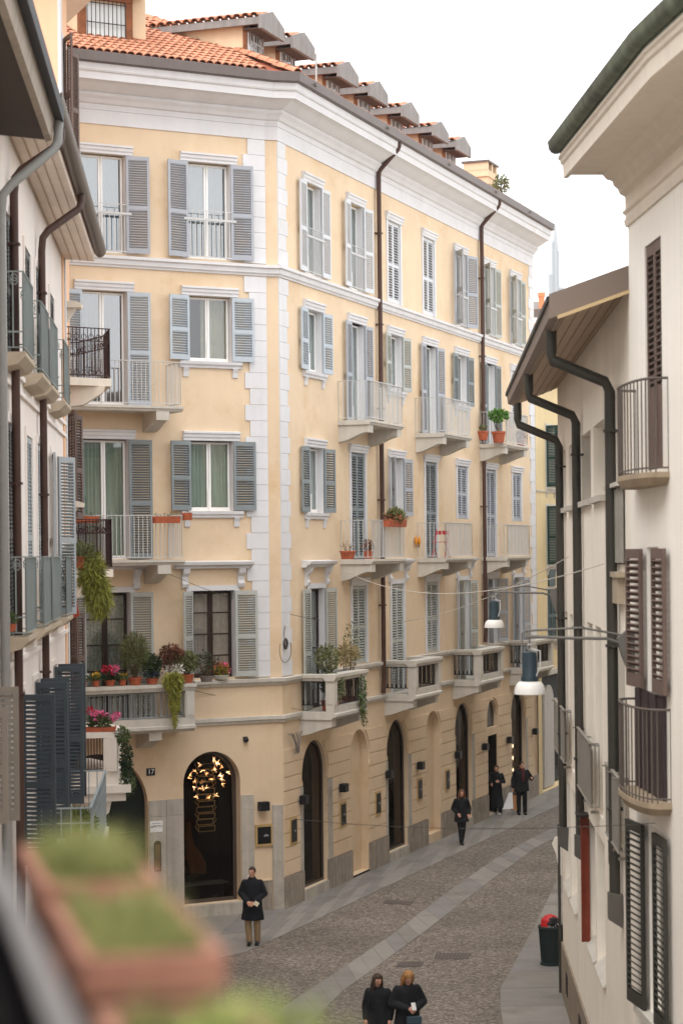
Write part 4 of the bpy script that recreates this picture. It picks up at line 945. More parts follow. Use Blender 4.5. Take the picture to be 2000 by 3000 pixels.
for s, (l_, r_) in zip(LOW, ((105, None), (100, 120), (98, 110))):
    wd = mk('window', MB().box(-.6, -.5, -.03, .2, 0, 2.45).box(.5, .6, -.03, .2, 0, 2.45).box(-.6, .6, -.03, .2, 2.45, 2.55), PKW, LAo, at(FLA, LAo, s, 0, 4.5), FLA.rz)
    mk('pane', MB().box(-.5, .5, .18, .19, .0, 2.45), GL, wd)
    for sg, an in ((1, l_), (-1, r_)):
        if an: obj('shutter', leaf_mesh(.50, 2.43, SH_ANTH, sg, .062), wd, (-sg * .497, -.05, .01), -sg * R_(an))
# iron balcony along the first floor
bl = mk('balcony', MB().box(-9.6, -4.0, -.95, .02, 3.85, 4.0), SLAB, LAo, at(FLA, LAo, 0, 0, 0), FLA.rz)
mb = MB(); bars(mb, (-9.55, -.9), (-4.05, -.9), 4.0, 5.02, .13, .009, .02); bars(mb, (-9.55, 0), (-9.55, -.9), 4.0, 5.02, .13, .009, .02); bars(mb, (-4.05, 0), (-4.05, -.9), 4.0, 5.02, .13, .009, .02)
mb.box(-9.55, -4.05, -.91, -.89, 4.78, 4.80); mb.box(-9.56, -9.54, -.9, 0, 4.78, 4.80)
mk('railing', mb, IRONG, bl)

# ------------------------------------------------------------------ nearest house on the left: dark eaves and grey downpipe at the frame's edge
FN = Fr(FLA.T(-13.9, 0, 0)[:2], (-.0733, 1))
LN = thing('dark_eaved_house', 'house at the left edge with dark overhanging eaves and a grey downpipe', 'building', tuple(FN.T(0, 0, 0)))
mk('wall', MB().box(-18, 0, 0, 5, 0, 14.6), M('taupe_plaster', 'C9BFB5', .9, .05), LN, at(FN, LN, 0, .0, 0), FN.rz)
DK = M('dark_soffit', '4A3F39', .8, .12, 1.5)
mk('soffit', MB().prism([(.2, 14.5), (-.62, 14.42), (-.62, 14.56), (.2, 14.9)], -18, -.1, 'x'), DK, LN, at(FN, LN, 0, 0, 0), FN.rz)
mk('fascia', MB().prism([(-.62, 14.40), (-.70, 14.42), (-.74, 14.7), (-.62, 14.7)], -18, -.05, 'x'), M('pale_fascia', 'A99A8C', .7, .08, streak=.2), LN, at(FN, LN, 0, 0, 0), FN.rz)
mk('roof', MB().prism([(-.74, 14.70), (-.86, 14.66), (-.88, 14.8), (3.8, 16.6), (3.8, 14.7)], -18, -.04, 'x'), M('slate_roof', '3B3C40', .6, .15, 3.0), LN, at(FN, LN, 0, 0, 0), FN.rz)
mb = MB(); mb.tube([(-.05, -.80, 14.68), (-.05, -.78, 14.4), (-.12, -.72, 14.28), (-.5, -.2, 13.75), (-.55, -.09, 13.6), (-.55, -.07, 13.3), (-.55, -.07, 2)], .062, 12)
mk('downpipe', mb, M('zinc_pipe', '8E8C88', .45, .08, 1.0), LN, at(FN, LN, 0, 0, 0), FN.rz, True)
for s, z0, z1, an in ((-2.2, 5.75, 7.35, 95), (-3.6, 5.9, 7.2, 100)):
    w1 = mk('window', MB().box(-.6, -.5, -.03, .02, 0, z1 - z0).box(.5, .6, -.03, .02, 0, z1 - z0).box(-.6, .6, -.03, .02, z1 - z0, z1 - z0 + .1), WHT, LN, at(FN, LN, s, 0, z0), FN.rz)
    mk('pane', MB().box(-.5, .5, -.012, -.004, 0, z1 - z0), M('dark_pane', '2A2C2E', .1), w1)
    obj('shutter', leaf_mesh(.36, z1 - z0, SH_TAUPE, 1, .07), w1, (-.5, -.05, 0), -R_(an))

# ------------------------------------------------------------------ taller house beyond it on the left, seen edge on: balconies round its corner
FT = Fr((-5.62, 41.35), (-.06, 1))
TB = thing('peach_house', 'tall peach house on the left with dark wrought iron balconies and white stone balcony', 'building', (-5.62, 41.35, 0))
FT2 = Fr(FT.T(2.6, 0, 0)[:2], (-.42, 1))
tp = [FT.T(0, 0, 0), FT.T(2.6, 0, 0), FT2.T(6, 0, 0), FT2.T(6, -6, 0), FT.T(0, -8, 0)]
mk('wall', MB().prism([tuple((p - TB.location)[:2]) for p in tp], 0, 21.5, 'z'), PEACH, TB)
sp = [FT.T(-.6, .02, 0), FT.T(-.4, .95, 0), FT.T(2.6, .9, 0), FT2.T(6, .9, 0), FT2.T(6, -3, 0), FT.T(-.6, -3, 0)]
mk('eave', MB().prism([tuple((p - TB.location)[:2]) for p in sp], 21.2, 21.45, 'z'), SOF, TB)
mk('pilaster', MB().box(.0, .45, -.06, .0, 0, 21.2), WHT, TB, at(FT, TB, 0, 0, 0), FT.rz)
def tb_shutter(s, z0, z1, an, mat=SH_BROWN):
    w1 = mk('window', MB().box(-.55, -.48, -.04, .0, 0, z1 - z0).box(.48, .55, -.04, .0, 0, z1 - z0).box(-.55, .55, -.04, .0, z1 - z0, z1 - z0 + .1), WHT, TB, at(FT, TB, s, 0, z0), FT.rz)
    mk('pane', MB().box(-.48, .48, -.012, -.004, 0, z1 - z0), M('dark_pane', '2A2C2E', .1), w1)
    obj('shutter', leaf_mesh(.5, z1 - z0, mat, 1), w1, (-.48, -.05, 0), -R_(an)); obj('shutter', leaf_mesh(.5, z1 - z0, mat, -1), w1, (.48, -.05, 0), R_(an))
for z0, z1 in ((17.3, 19.6), (15.3, 16.9), (9.7, 11.9), (5.9, 7.7)): tb_shutter(1.35, z0, z1, 158)
LACE = M('wine_iron', '35201F', .5, .15, 10.0)
def iron_balcony(z):
    P = [FT.T(1.0, .0, 0), FT.T(1.55, .93, 0), FT2.T(.1, .80, 0), FT2.T(1.7, .62, 0), FT2.T(1.9, 0, 0)]
    Q = [p - TB.location for p in P]
    b = mk('balcony', MB().prism([tuple(q[:2]) for q in Q], z - .16, z, 'z'), CST, TB)
    mk('bracket', MB().prism([(.0, -.6), (-.35, -.55), (-.75, -.3), (-.80, -.162), (0, -.162)], -.15, .15, 'x'), CST, b, tuple(at(FT, TB, 1.55, 0, z)), FT.rz)
    mb = MB()
    for i in range(len(Q) - 1):
        a, c = Vector(Q[i][:2]), Vector(Q[i + 1][:2]); cen = Vector((sum(q.x for q in Q) / 5, sum(q.y for q in Q) / 5)); a = cen + (a - cen) * .95; c = cen + (c - cen) * .95
        bars(mb, a, c, z, z + 1.05, .085, .008, .018)
        L_ = (c - a).length; n = max(1, int(L_ / .17))
        for k in range(n):
            p = a.lerp(c, (k + .5) / n); dd = (c - a).normalized() * .06
            for zz in (.12, .86):
                mb.tube([(p.x + dd.x * math.cos(q), p.y + dd.y * math.cos(q), z + zz + .06 * math.sin(q)) for q in [R_(x) for x in range(0, 361, 51)]], .009, 4, False)
        mb.obox(((a + c).x / 2, (a + c).y / 2, z + .78), ((c - a).x / 2, (c - a).y / 2, 0), (.008, .008, 0), (0, 0, .01))
    mk('railing', mb, LACE, b)
iron_balcony(12.62); iron_balcony(8.62)
for z in (13.95, 9.9):
    c_ = mk('console', MB().prism([(.0, 0), (-.40, 0), (-.42, .08), (-.30, .12), (0, .14)], -.2, .2, 'x').prism([(0, -.5), (-.08, -.45), (-.1, -.3), (-.22, -.12), (-.3, -.002), (0, -.002)], -.1, .1, 'x'), CST, TB, at(FT, TB, .3, 0, z), FT.rz)
# white stone balcony
q = [FT.T(.9, 0, 0), FT.T(1.2, 1.18, 0), FT.T(2.6, 1.1, 0), FT2.T(1.5, .8, 0), FT2.T(1.5, 0, 0)]; q = [tuple((p - TB.location)[:2]) for p in q]
sc_ = lambda k: [((x - q[0][0]) * k + q[0][0], (y - 2.0) * k + 2.0) for x, y in q]
WST = M('cream_white_stone', 'E4DBD0', .85, .05, 1.5, streak=.06)
sb = mk('balcony', MB().prism(sc_(1.08), 3.98, 4.14, 'z').prism(sc_(.98), 3.80, 3.98, 'z').prism(sc_(.90), 4.14, 4.42, 'z'), WST, TB)
mk('top_rail', MB().prism(sc_(.94), 5.12, 5.24, 'z'), WST, sb)
for p in (FT.T(1.3, .85, 0), FT.T(2.5, .85, 0)):
    pp = p - TB.location; mk('post', MB().box(pp.x - .14, pp.x + .14, pp.y - .14, pp.y + .14, 4.42, 5.12).box(pp.x - .1, pp.x + .1, pp.y - .15, pp.y - .14, 4.5, 5.02), WST, sb)
mb = MB(); a = FT.T(1.2, .02, 0) - TB.location; c = FT.T(1.3, .75, 0) - TB.location
bars(mb, a[:2], c[:2], 4.40, 5.12, .06, .01, .015); mk('railing', mb, LACE, sb)
pp = FT.T(1.4, 0, 0); mk('bracket', MB().prism([(0, 3.2), (-.4, 3.25), (-.8, 3.55), (-.85, 3.80), (0, 3.80)], -.18, .18, 'x'), WST, sb, tuple(at(FT, TB, 1.4, 0, 0)), FT.rz)

# ------------------------------------------------------------------ next house along the street and the far roofs
NX = thing('green_shuttered_house', 'narrow cream house with dark green shutters just beyond the yellow house', 'building', tuple(FR.T(25.4, 0, 0)))
w0, _ = FR.px(1590, 1500); w1_, _ = FR.px(1628, 1500); cx = (w0 + w1_) / 2
NXW = [(cx - .62, cx + .62, 5.6, 7.5), (cx - .62, cx + .62, 8.4, 10.6), (cx - .62, cx + .62, 11.3, 13.6)]
ps0 = FR.px(1586, 2200)[0]
mk('wall', facade(25.02, 42, 0, 15.6, NXW + [(ps0, ps0 + 7.0, .05, 4.28)], .4), M('cream_yellow_plaster', 'DCC79C', .9, .05, 1.0, streak=.08), NX, at(FR, NX, 0, 0.03, 0), FR.rz)
mk('dark_core', MB().box(25.5, 41.5, .41, 9, 0, 15.4), M('doorway_dark', '0F1413', .7), NX, at(FR, NX, 0, 0.03, 0), FR.rz)  # near-black block paints the unlit space behind the openings
mk('band_course', MB().box(25.05, 42, -.03, .02, 5.3, 5.36).box(25.05, 42, -.03, .02, 11.1, 11.16).box(25.05, 42, -.04, .02, 4.3, 4.5), SLAB, NX, at(FR, NX, 0, 0.03, 0), FR.rz)
mk('roof', MB().prism([(-.5, 15.6), (-.5, 15.75), (5, 17.6), (5, 15.6)], 25.1, 42, 'x'), TILE, NX, at(FR, NX, 0, 0.03, 0), FR.rz)
for i, (a, b, z0, z1) in enumerate(NXW):
    h = z1 - z0; wd = obj('window', casing_mesh(b - a, h, SLAB, .08, .02), NX, at(FR, NX, cx, .03, z0), FR.rz)
    obj('pane', pane_mesh(b - a, h, GL), wd, (0, .2, 0)); obj('curtain', curtain_mesh(b - a - .1, h, CUR['white']), wd, (0, .3, 0))
    aa = ((0, 0), (100, 120), (95, 150))[i]
    obj('shutter', leaf_mesh(.615, h - .02, SH_GREEN, 1), wd, (-.617, -.04, .01), -R_(aa[0])); obj('shutter', leaf_mesh(.615, h - .02, SH_GREEN, -1), wd, (.617, -.04, .01), R_(aa[1]))
    obj('sill', sill_mesh(b - a + .3, SLAB), wd, (0, 0, -.17))
mk('green_panel', MB().box(cx - .5, cx + .5, -.05, -.01, 7.6, 8.38), SH_GREEN, NX, at(FR, NX, 0, 0.03, 0), FR.rz)
mk('doorway_panel', MB().prism(arch_pts(FR.px(1602, 2200)[0], FR.px(1630, 2200)[0], .1, 3.9), .12, .2, 'y'), M('pale_grey_door', 'B9B4AE', .7), NX, at(FR, NX, 0, 0.03, 0), FR.rz)
# unseen row opposite the yellow house, added to keep sky light off lower floors
ob = [(4.62, 41.6), (5.15, 45.4), (5.75, 49.4), (6.95, 56.2), (7.5, 57.7), (10.6, 66), (15.5, 80), (24, 78), (18, 55), (14, 41.6)]
OP = thing('unseen_opposite_house', 'plain cream house across the street from the yellow house, unseen, added to block sky light', 'building', (4.62, 41.6, 0))
mk('wall', MB().prism([(x - 4.62, y - 41.6) for x, y in ob], 0, 13.0, 'z'), CRM, OP)
for i in range(6):
    a, b = Vector(ob[i]), Vector(ob[i + 1]); fo = Fr(b, a - b); L_ = (a - b).length; n = int(L_ / 2.6)
    for k in range(n):
        for z in (1.0, 4.8, 7.6, 10.4):
            wd = mk('window', MB().box(-.6, .6, -.04, .0, 0, 1.9), SH_PALE, OP, at(fo, OP, L_ * (k + .5) / n, 0, z), fo.rz)
# roofs far down the street
fp = ypt(1600, 930, 118)
FH = thing('far_house', 'distant house with grey and terracotta roofs and an orange chimney pot below the tower', 'building', (fp.x, 118, 1.6))
mk('wall', MB().box(-6, 7, 0, 10, -1.6, 19.6), M('far_cream', 'E3D8CC', .9), FH)
mk('roof', MB().prism([(-.8, 19.6), (-.8, 19.8), (5, 22.3), (5, 19.6)], -6.5, 7.5, 'x'), TILE, FH)
mk('roof_metal', MB().prism([(3.2, 21.6), (3.2, 22.1), (6, 22.35), (6, 21.6)], -6.5, 7.5, 'x').prism([(1.2, 20.9), (1.0, 21.4), (3.3, 22.1), (3.3, 21.8)], -6.5, 1.2, 'x'), M('far_grey_roof', '77706C', .7), FH)
mk('dormer_wall', MB().box(-6.4, 3, 1.0, 2, 20.4, 20.9), M('far_white', 'EFECE8', .9), FH)
mk('chimney', MB().box(-.3, .02, 1.2, 1.5, 20.4, 22.25).box(-.34, .06, 1.16, 1.54, 22.15, 22.4), M('far_orange', 'D98A62', .9), FH)
tv_ = mk('window', MB().box(-1.2, -.5, -.05, .0, 17.6, 18.8), M('far_window', '5B5048', .5), FH)
# glass tower with a spire, far off in the haze
TY = 1250.0; tb_ = ypt(1628, 900, TY)
TW = thing('skyscraper', 'pale glass tower with a needle spire fading into the haze', 'tower', (tb_.x, TY, 0))
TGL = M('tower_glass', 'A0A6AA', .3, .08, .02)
def tz(y): return ypt(1628, y, TY).z
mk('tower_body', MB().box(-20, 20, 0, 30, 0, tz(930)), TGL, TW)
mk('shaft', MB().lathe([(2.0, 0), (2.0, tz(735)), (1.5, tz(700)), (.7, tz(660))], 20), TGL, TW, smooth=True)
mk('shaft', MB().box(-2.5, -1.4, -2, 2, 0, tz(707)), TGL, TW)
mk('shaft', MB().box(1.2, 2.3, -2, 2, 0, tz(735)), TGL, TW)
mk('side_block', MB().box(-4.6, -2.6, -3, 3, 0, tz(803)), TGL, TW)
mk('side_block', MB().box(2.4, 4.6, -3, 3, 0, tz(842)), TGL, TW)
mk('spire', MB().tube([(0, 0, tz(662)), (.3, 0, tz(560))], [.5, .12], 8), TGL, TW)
# ------------------------------------------------------------------ street lamps on wall brackets
LAMPB = M('lamp_blue_grey', '2A3941', .5, .1, 8.0); LAMPW = M('lamp_white_glass', 'DAD7D2', .35, .02); ARM = M('lamp_arm_grey', '6E6B66', .5, .08)
def street_lamp(fr, s, z, px_x, label, reach):
    root = thing('street_lamp', label, 'street lamp', tuple(fr.T(s, 0, z)), fr.rz, 'street lamps on wall brackets')
    mb = MB(); mb.prism([(0.0, -.45), (0, .12), (-.10, .12), (-.22, .02), (-.16, -.2), (-.06, -.45)], -.045, .045, 'x'); mk('wall_bracket', mb, ARM, root)
    mb = MB(); mb.tube([(0, -.1, .05), (0, -.45, .12), (0, -reach * .5, .16), (0, -reach - .05, .13)], .016, 6); mb.tube([(0, -.12, -.06), (0, -.35, .02), (0, -reach * .6, .03), (0, -reach - .02, .06)], .022, 6)
    mb.tube([(0, -reach, .13), (0, -reach - .09, .10), (0, -reach - .10, -.25)], .010, 5); mb.tube([(0, -reach, .10), (0, -reach, -.10)], .012, 5); mk('arm', mb, ARM, root)
    c = (0, -reach, 0)
    mk('motor_housing', MB().lathe([(.0, -.12), (.085, -.14), (.095, -.20), (.095, -.42), (.11, -.45), (.11, -.50), (0, -.51)], 18, c), LAMPB, root, smooth=True)
    mk('shade', MB().lathe([(.08, -.50), (.14, -.51), (.175, -.55), (.195, -.61), (.20, -.66), (.19, -.665), (.17, -.60), (0, -.58)], 24, c), LAMPW, root, smooth=True)
    mb = MB(); mb.tube([(.02 * math.cos(a), -reach + .035 * math.sin(a), -.075 + .035 * math.cos(a)) for a in [R_(q) for q in range(0, 361, 45)]], .008, 5); mb.tube([(.0, -reach + .02, -.1), (.09, -reach + .12, -.12), (.1, -reach + .12, -.3), (.05, -reach + .05, -.5)], .010, 5)
    mk('cable_loop', mb, IRONW, root)
street_lamp(FA, .12, 7.78, 0, 'nearer street lamp with white shade on the bracket of the tall cream house', 1.32)
street_lamp(FB, .35, 8.05, 0, 'farther smaller street lamp with white shade hanging before the grey balconies', 1.32)

# ------------------------------------------------------------------ wall lamps, display cases, plates
BLK = M('black_metal', '17191D', .45, .1); FRB = M('brass_frame', 'B79A6A', .5, .1)
def wall_lamp(fr, s, z, label):
    t = thing('wall_lamp', label, 'wall lamp', tuple(fr.T(s, .03, z)), fr.rz, 'black box lamps by the shop windows')
    mk('lamp_box', MB().box(-.13, .13, -.20, -.03, -.11, .11), BLK, t); mk('mount', MB().box(-.05, .05, -.035, .03, -.05, .05), IRON, t)
    mk('lamp_lens', MB().box(-.1, .1, -.17, -.06, -.117, -.111), LAMPW, t)
def case(fr, s, z, w, h, label):
    t = thing('display_case', label, 'display case', tuple(fr.T(s, .03, z)), fr.rz, 'small black display cases on the yellow wall')
    mk('frame', MB().box(-w / 2 - .05, w / 2 + .05, -.03, .02, -h / 2 - .06, h / 2 + .06), FRB, t); mk('poster', MB().box(-w / 2, w / 2, -.04, -.031, -h / 2, h / 2), M('poster_black', '0E1215', .3), t)
    mk('poster_mark', MB().prism([(-.02, .0), (.06, .03), (.12, -.01), (.1, -.04), (.03, -.02), (.0, -.05)], -.043, -.0405, 'y'), M('poster_mark', '8F9396', .5), t)
def Spx(fr, x, y): return fr.px(x, y)
LAMPS = [(FL, Q) for Q in ((500 + 1040 / 3.92, 2200 + 632 / 3.92),)]
wl_pos = [(FL, *FL.px(765, 2361), 'black box lamp left of the grey corner pilaster, above the square black case'), (FR, *FR.px(876, 2343), 'black box lamp before the first tall arch, nearest the corner'), (FR, *FR.px(993, 2308), 'black box lamp between the first shop arch and the narrow yellow niche'),
          (FR, *FR.px(1128, 2269), 'black box lamp at the left edge of the second shop arch'), (FR, *FR.px(1220, 2243), 'black box lamp between second shop arch and the second narrow niche'), (FR, *FR.px(1330, 2212), 'black box lamp above the walking woman, left of the third shop arch'),
          (FR, *FR.px(1410, 2188), 'black box lamp just left of the doorway'), (FR, *FR.px(1482, 2168), 'black box lamp right of the doorway'), (FR, *FR.px(1557, 2143), 'black box lamp farthest along, near the end of the yellow house')]
for f_, s, z, lab in wl_pos: wall_lamp(f_, s, z, lab)
cs = [(FL, 771, 2447, .37, .42, 'square black display case on the yellow wall left of the grey pilaster'), (FR, 855, 2434, .36, .56, 'small black display case on the first pier by the corner'), (FR, 1000, 2386, .36, .56, 'small black display case between the first shop arch and the narrow niche'),
      (FR, 1103, 2353, .36, .56, 'small black display case just left of the second shop arch'), (FR, 1225, 2313, .36, .56, 'small black display case left of the second narrow niche'), (FR, 1306, 2285, .36, .56, 'small black display case left of the third shop arch, beside the walking woman')]
for f_, x, y, w, h, lab in cs:
    s, z = f_.px(x, y); case(f_, s, z, w, h, lab)
def text_obj(name, body, size, mat, parent, loc, rot):
    cu = bpy.data.curves.new(name, 'FONT'); cu.body = body; cu.size = size; cu.extrude = .002; cu.align_x = 'CENTER'; cu.align_y = 'CENTER'
    to = bpy.data.objects.new(name + '_tmp', cu); C.objects.link(to); dg = bpy.context.evaluated_depsgraph_get(); me = bpy.data.meshes.new_from_object(to.evaluated_get(dg))
    bpy.data.objects.remove(to); me.materials.clear(); me.materials.append(mat)
    o = obj(name, me, parent, loc); o.rotation_euler = rot; return o
s, z = FL.px(441, 2262)
np_ = thing('number_plate', 'dark blue house number plate reading 17 beside the carriage door', 'sign', tuple(FL.T(s, .0, z)), FL.rz)
mk('plate', MB().box(-.11, .11, -.02, .01, -.09, .09), M('plate_blue', '1B2230', .3), np_)
text_obj('number', '17', .17, M('plate_white', 'E8E6E0', .5), np_, (0, -.024, 0), (R_(90), 0, 0))
s, z = FL.px(456, 2422)
sg = thing('paper_sign', 'white paper notice reading AFFITTO on the stone panel by the dark door', 'sign', tuple(FL.T(s, .03, z)), FL.rz)
mk('sheet', MB().box(-.165, .165, -.012, -.002, -.135, .135), M('paper', 'E9E8E6', .8), sg)
text_obj('print', 'AFFITTO', .075, M('print_ink', '2A2C33', .8), sg, (0, -.016, -.0), (R_(90), 0, 0))
mk('print_line', MB().box(-.12, .12, -.0145, -.0125, .07, .085), M('print_faint', '9BA0A8', .8), sg)
s, z = FL.px(460, 2510)
ic = thing('intercom', 'tall brass intercom plate with name rows on the stone panel', 'intercom', tuple(FL.T(s, .03, z)), FL.rz)
mb = MB(); mb.prism([(-.09, -.36), (.09, -.36)] + [(.09 * math.cos(R_(a)), .3 + .09 * math.sin(R_(a))) for a in range(0, 181, 20)], -.02, 0, 'y'); mk('plate', mb, M('dark_brass', '6B5A41', .4, .1, metal=.5), ic)
btn = MB().box(-.065, .065, -.026, -.02, -.008, .008).mesh('name_row', M('brass_rows', '9A8663', .4, metal=.4))
for k in range(22): obj('name_row', btn, ic, (0, 0, -.31 + k * .028))
s, z = FL.px(717, 2168)
cmr = thing('security_camera', 'small dark dome camera on the yellow wall above the lit arch', 'camera', tuple(FL.T(s, .0, z)), FL.rz)
mk('mount', MB().box(-.05, .05, -.06, 0, -.02, .08), IRON, cmr); mk('dome', MB().ball((0, -.07, 0), .07), BLK, cmr, smooth=True)
# knotted cables under the corner balcony
s, z = FR.px(845, 2170)
kn = thing('cable_bundle', 'tangle of grey cables clamped under the corner balcony', 'cables', tuple(FR.T(s + .3, .06, z)), FR.rz)
r2 = random.Random(3)
for k in range(14):
    x = r2.uniform(-.3, .3); mk('cable', MB().tube([(x * 2, -.02, .18), (x * 1.2, -.05, .1 + r2.uniform(-.05, .05)), (x * .6, -.08, -.1), (x * .3 + r2.uniform(-.1, .1), -.06, -.35)], .007, 5), M('cable_grey', '6F6A66', .6, .1), kn)

# ------------------------------------------------------------------ the lit showroom in the arch
GOLD = M('gold_leafed_metal', 'EBCF92', .4, .1)
BRZ = M('bronze_leather', '7A5334', .35, .3, 6.0)
sp_ = FL.T(-1.62, -1.0, 0)
stc = thing('star_lights', 'cluster of glowing star lights inside the tall arched shop window', 'pendant light', tuple(FL.T(-1.62, -.9, 4.3)), FL.rz)
mk('ceiling_plate', MB().lathe([(.0, -.02), (.25, -.02), (.25, .06), (0, .06)], 14), BLK, stc)
EMI = emit('star_glow', 'FFC890', 9.0); EMI2 = emit('star_tip', 'FFB878', 5.0)
spts = [(560, 2218), (536, 2232), (620, 2232), (586, 2240), (573, 2260), (612, 2248), (662, 2248), (660, 2262), (563, 2282), (582, 2292), (600, 2268), (633, 2270), (646, 2272), (576, 2306), (602, 2294), (648, 2283), (554, 2304), (600, 2310), (618, 2312), (652, 2298), (566, 2332), (600, 2334), (627, 2330), (632, 2226), (648, 2240), (668, 2264), (575, 2275), (590, 2256), (605, 2280), (640, 2258)]
r3 = random.Random(5)
for (x, y) in spts:
    s, z = FL.px(x, y, -.9 + r3.uniform(-.2, .2)); base = FL.T(s, -.9 + r3.uniform(-.25, .25), z)
    c = Vector((s + 1.62, -(base.to_2d() - FL.P).dot(FL.n) - .9, z - 4.3))
    mb = MB(); mb.ball(c, .016, 6, 4)
    for q in range(7):
        d = Vector((r3.gauss(0, 1), r3.gauss(0, 1), r3.gauss(0, 1))).normalized(); mb.tube([c, c + d * r3.uniform(.05, .10)], [.0035, .0018], 4)
    st_ = mk('star', mb, EMI if r3.random() < .6 else EMI2, stc)
    mk('wire', MB().tube([c, (c.x, c.y, -.02)], .003, 4), BLK, stc)
ld_ = thing('chain_light', 'gold ladder-like hanging light of open rectangles in the arched shop window', 'pendant light', tuple(FL.T(-1.55, -.55, 2.0)), FL.rz)
for k in range(11):
    z = .02 + k * .155; mb = MB(); w = .22; y = .05 if k % 2 else -.05
    for a, b in (((-w, y, z), (w, y, z)), ((-w, y, z + .13), (w, y, z + .13)), ((-w, y, z), (-w, y, z + .13)), ((w, y, z), (w, y, z + .13)), ((-w, y, z), (-w - .05, -y, z + .13)), ((w, y, z), (w + .05, -y, z + .13))): mb.tube([a, b], .011, 5)
    mk('link', mb, GOLD if k > 2 else GOLD, ld_)
mk('hanger', MB().tube([(0, 0, 1.75), (0, 0, 2.32)], .006, 5), BLK, ld_)
dc = thing('draped_chair', 'bronze leather draped figure on a stand behind the arched shop window', 'sculpture', tuple(FL.T(-1.72, -1.0, .3)), FL.rz)
mb = MB(); mb.tube([(-.1, 0, 1.9), (-.14, .0, 1.6), (-.08, 0, 1.3), (.0, -.05, 1.05), (.16, -.08, .78), (.3, -.05, .6)], [.06, .11, .13, .2, .17, .05], 10); mb.tube([(-.1, 0, 1.35), (-.12, -.1, 1.0), (-.08, -.1, .7), (.1, -.05, .62)], [.08, .1, .1, .12], 8); mk('drape', mb, BRZ, dc, smooth=True)
mk('stand', MB().lathe([(.02, .02), (.02, .6), (.22, .6), (.22, .63), (0, .63)], 14).tube([(.0, 0, .6), (.16, -.1, .02)], .012, 5).tube([(0, 0, .6), (-.14, -.1, .02)], .012, 5), BLK, dc)
rc = thing('red_armchair', 'red armchair behind the arched shop window', 'chair', tuple(FL.T(-2.12, -1.5, .05)), FL.rz)
RDV = M('red_velvet', '8E2A22', .8, .15); 
mk('seat', MB().box(-.3, .3, -.3, .3, .9, 1.0), RDV, rc); mk('backrest', MB().box(-.3, .3, .2, .3, 1.0, 1.45), RDV, rc); mk('armrest', MB().box(-.32, -.25, -.3, .2, 1.2, 1.27), RDV, rc); mk('armrest', MB().box(.25, .32, -.3, .2, 1.2, 1.27), RDV, rc)
for x in (-.26, .26):
    for y in (-.25, .25): mk('leg', MB().tube([(x, y, .9), (x * 1.05, y * 1.05, 0)], .015, 6), BLK, rc)
ct = thing('glass_table', 'low glass table behind the arched shop window with two small bowls', 'table', tuple(FL.T(-1.6, -.85, .05)), FL.rz)
mk('table_top', MB().box(-.7, .7, -.25, .25, .62, .64), M('table_glass', '8B9496', .1), ct)
for x in (-.6, .6): mk('leg', MB().box(x - .015, x + .015, -.2, .2, 0, .62), BLK, ct)
for nm, x, cc in (('bowl', -.35, 'D9D4CC'), ('bowl', .2, 'A8653F')):
    b = thing('small_bowl', 'pale oval bowl low in the arched shop window' if x < 0 else 'copper bowl low in the arched shop window', 'bowl', tuple(FL.T(-1.6 + x, -.55, .06)), FL.rz)
    mk('body', MB().lathe([(0, .0), (.06, .0), (.1, .05), (.11, .09), (.1, .09), (.06, .02), (0, .02)], 16), M('bowl' + cc, cc, .4), b, smooth=True)
# lamps inside the farthest shop window
gl_ = thing('globe_lights', 'three small glowing globes inside the farthest shop arch', 'lamp', tuple(FR.T(22.2, -.8, .1)), FR.rz)
for k, (x, y) in enumerate(((1504, 2186), (1504, 2221), (1505, 2256))):
    s, z = FR.px(x, y, -.8); mk('globe', MB().ball((s - 22.2, 0, z - .1), .07, 10, 8), emit('globe_glow', 'FFDDB0', 6.0), gl_, smooth=True)
s_, _z = FR.px(1504, 2221, -.8); mk('stem', MB().tube([(s_ - 22.2, .05, 0), (s_ - 22.2, .05, 4.2)], .012, 6), BLK, gl_)
# potted plant in the first shop window
sw = thing('shop_planter', 'tall pale planter with green fronds inside the first shop arch', 'plant', tuple(FR.T(1.75, -.75, .05)), FR.rz)
mk('pot', MB().lathe([(.0, 0), (.16, 0), (.26, 1.15), (.22, 1.15), (.2, 1.05), (0, 1.05)], 16), M('pale_planter', 'B5AFA6', .7), sw, smooth=True)

# ------------------------------------------------------------------ plants
TER = M('terracotta', 'A9593C', .85, .15, 8.0, dirt_tint='8A4A34', dscale=6)
def leaf_cloud(mb, c, r, n, size, rg, droop=0.0, up=.3, wf=.22):
    c = Vector(c)
    for _ in range(n):
        d = Vector((rg.gauss(0, 1), rg.gauss(0, 1), rg.gauss(0, 1))); d = d.normalized() * (rg.random() ** .4)
        p = c + Vector((d.x * r[0], d.y * r[1], d.z * r[2])); sz = size * rg.uniform(.6, 1.4)
        t = (d + Vector((rg.gauss(0, .5), rg.gauss(0, .5), rg.gauss(0, .5) + up - droop))).normalized(); w = t.cross(Vector((rg.gauss(0, 1), rg.gauss(0, 1), rg.gauss(0, 1))))
        if w.length < 1e-3: continue
        w.normalize(); w *= sz * wf; m = p + t * sz * .5
        mb.add([p, m + w, p + t * sz, m - w], [(0, 1, 2, 3)])
    return mb
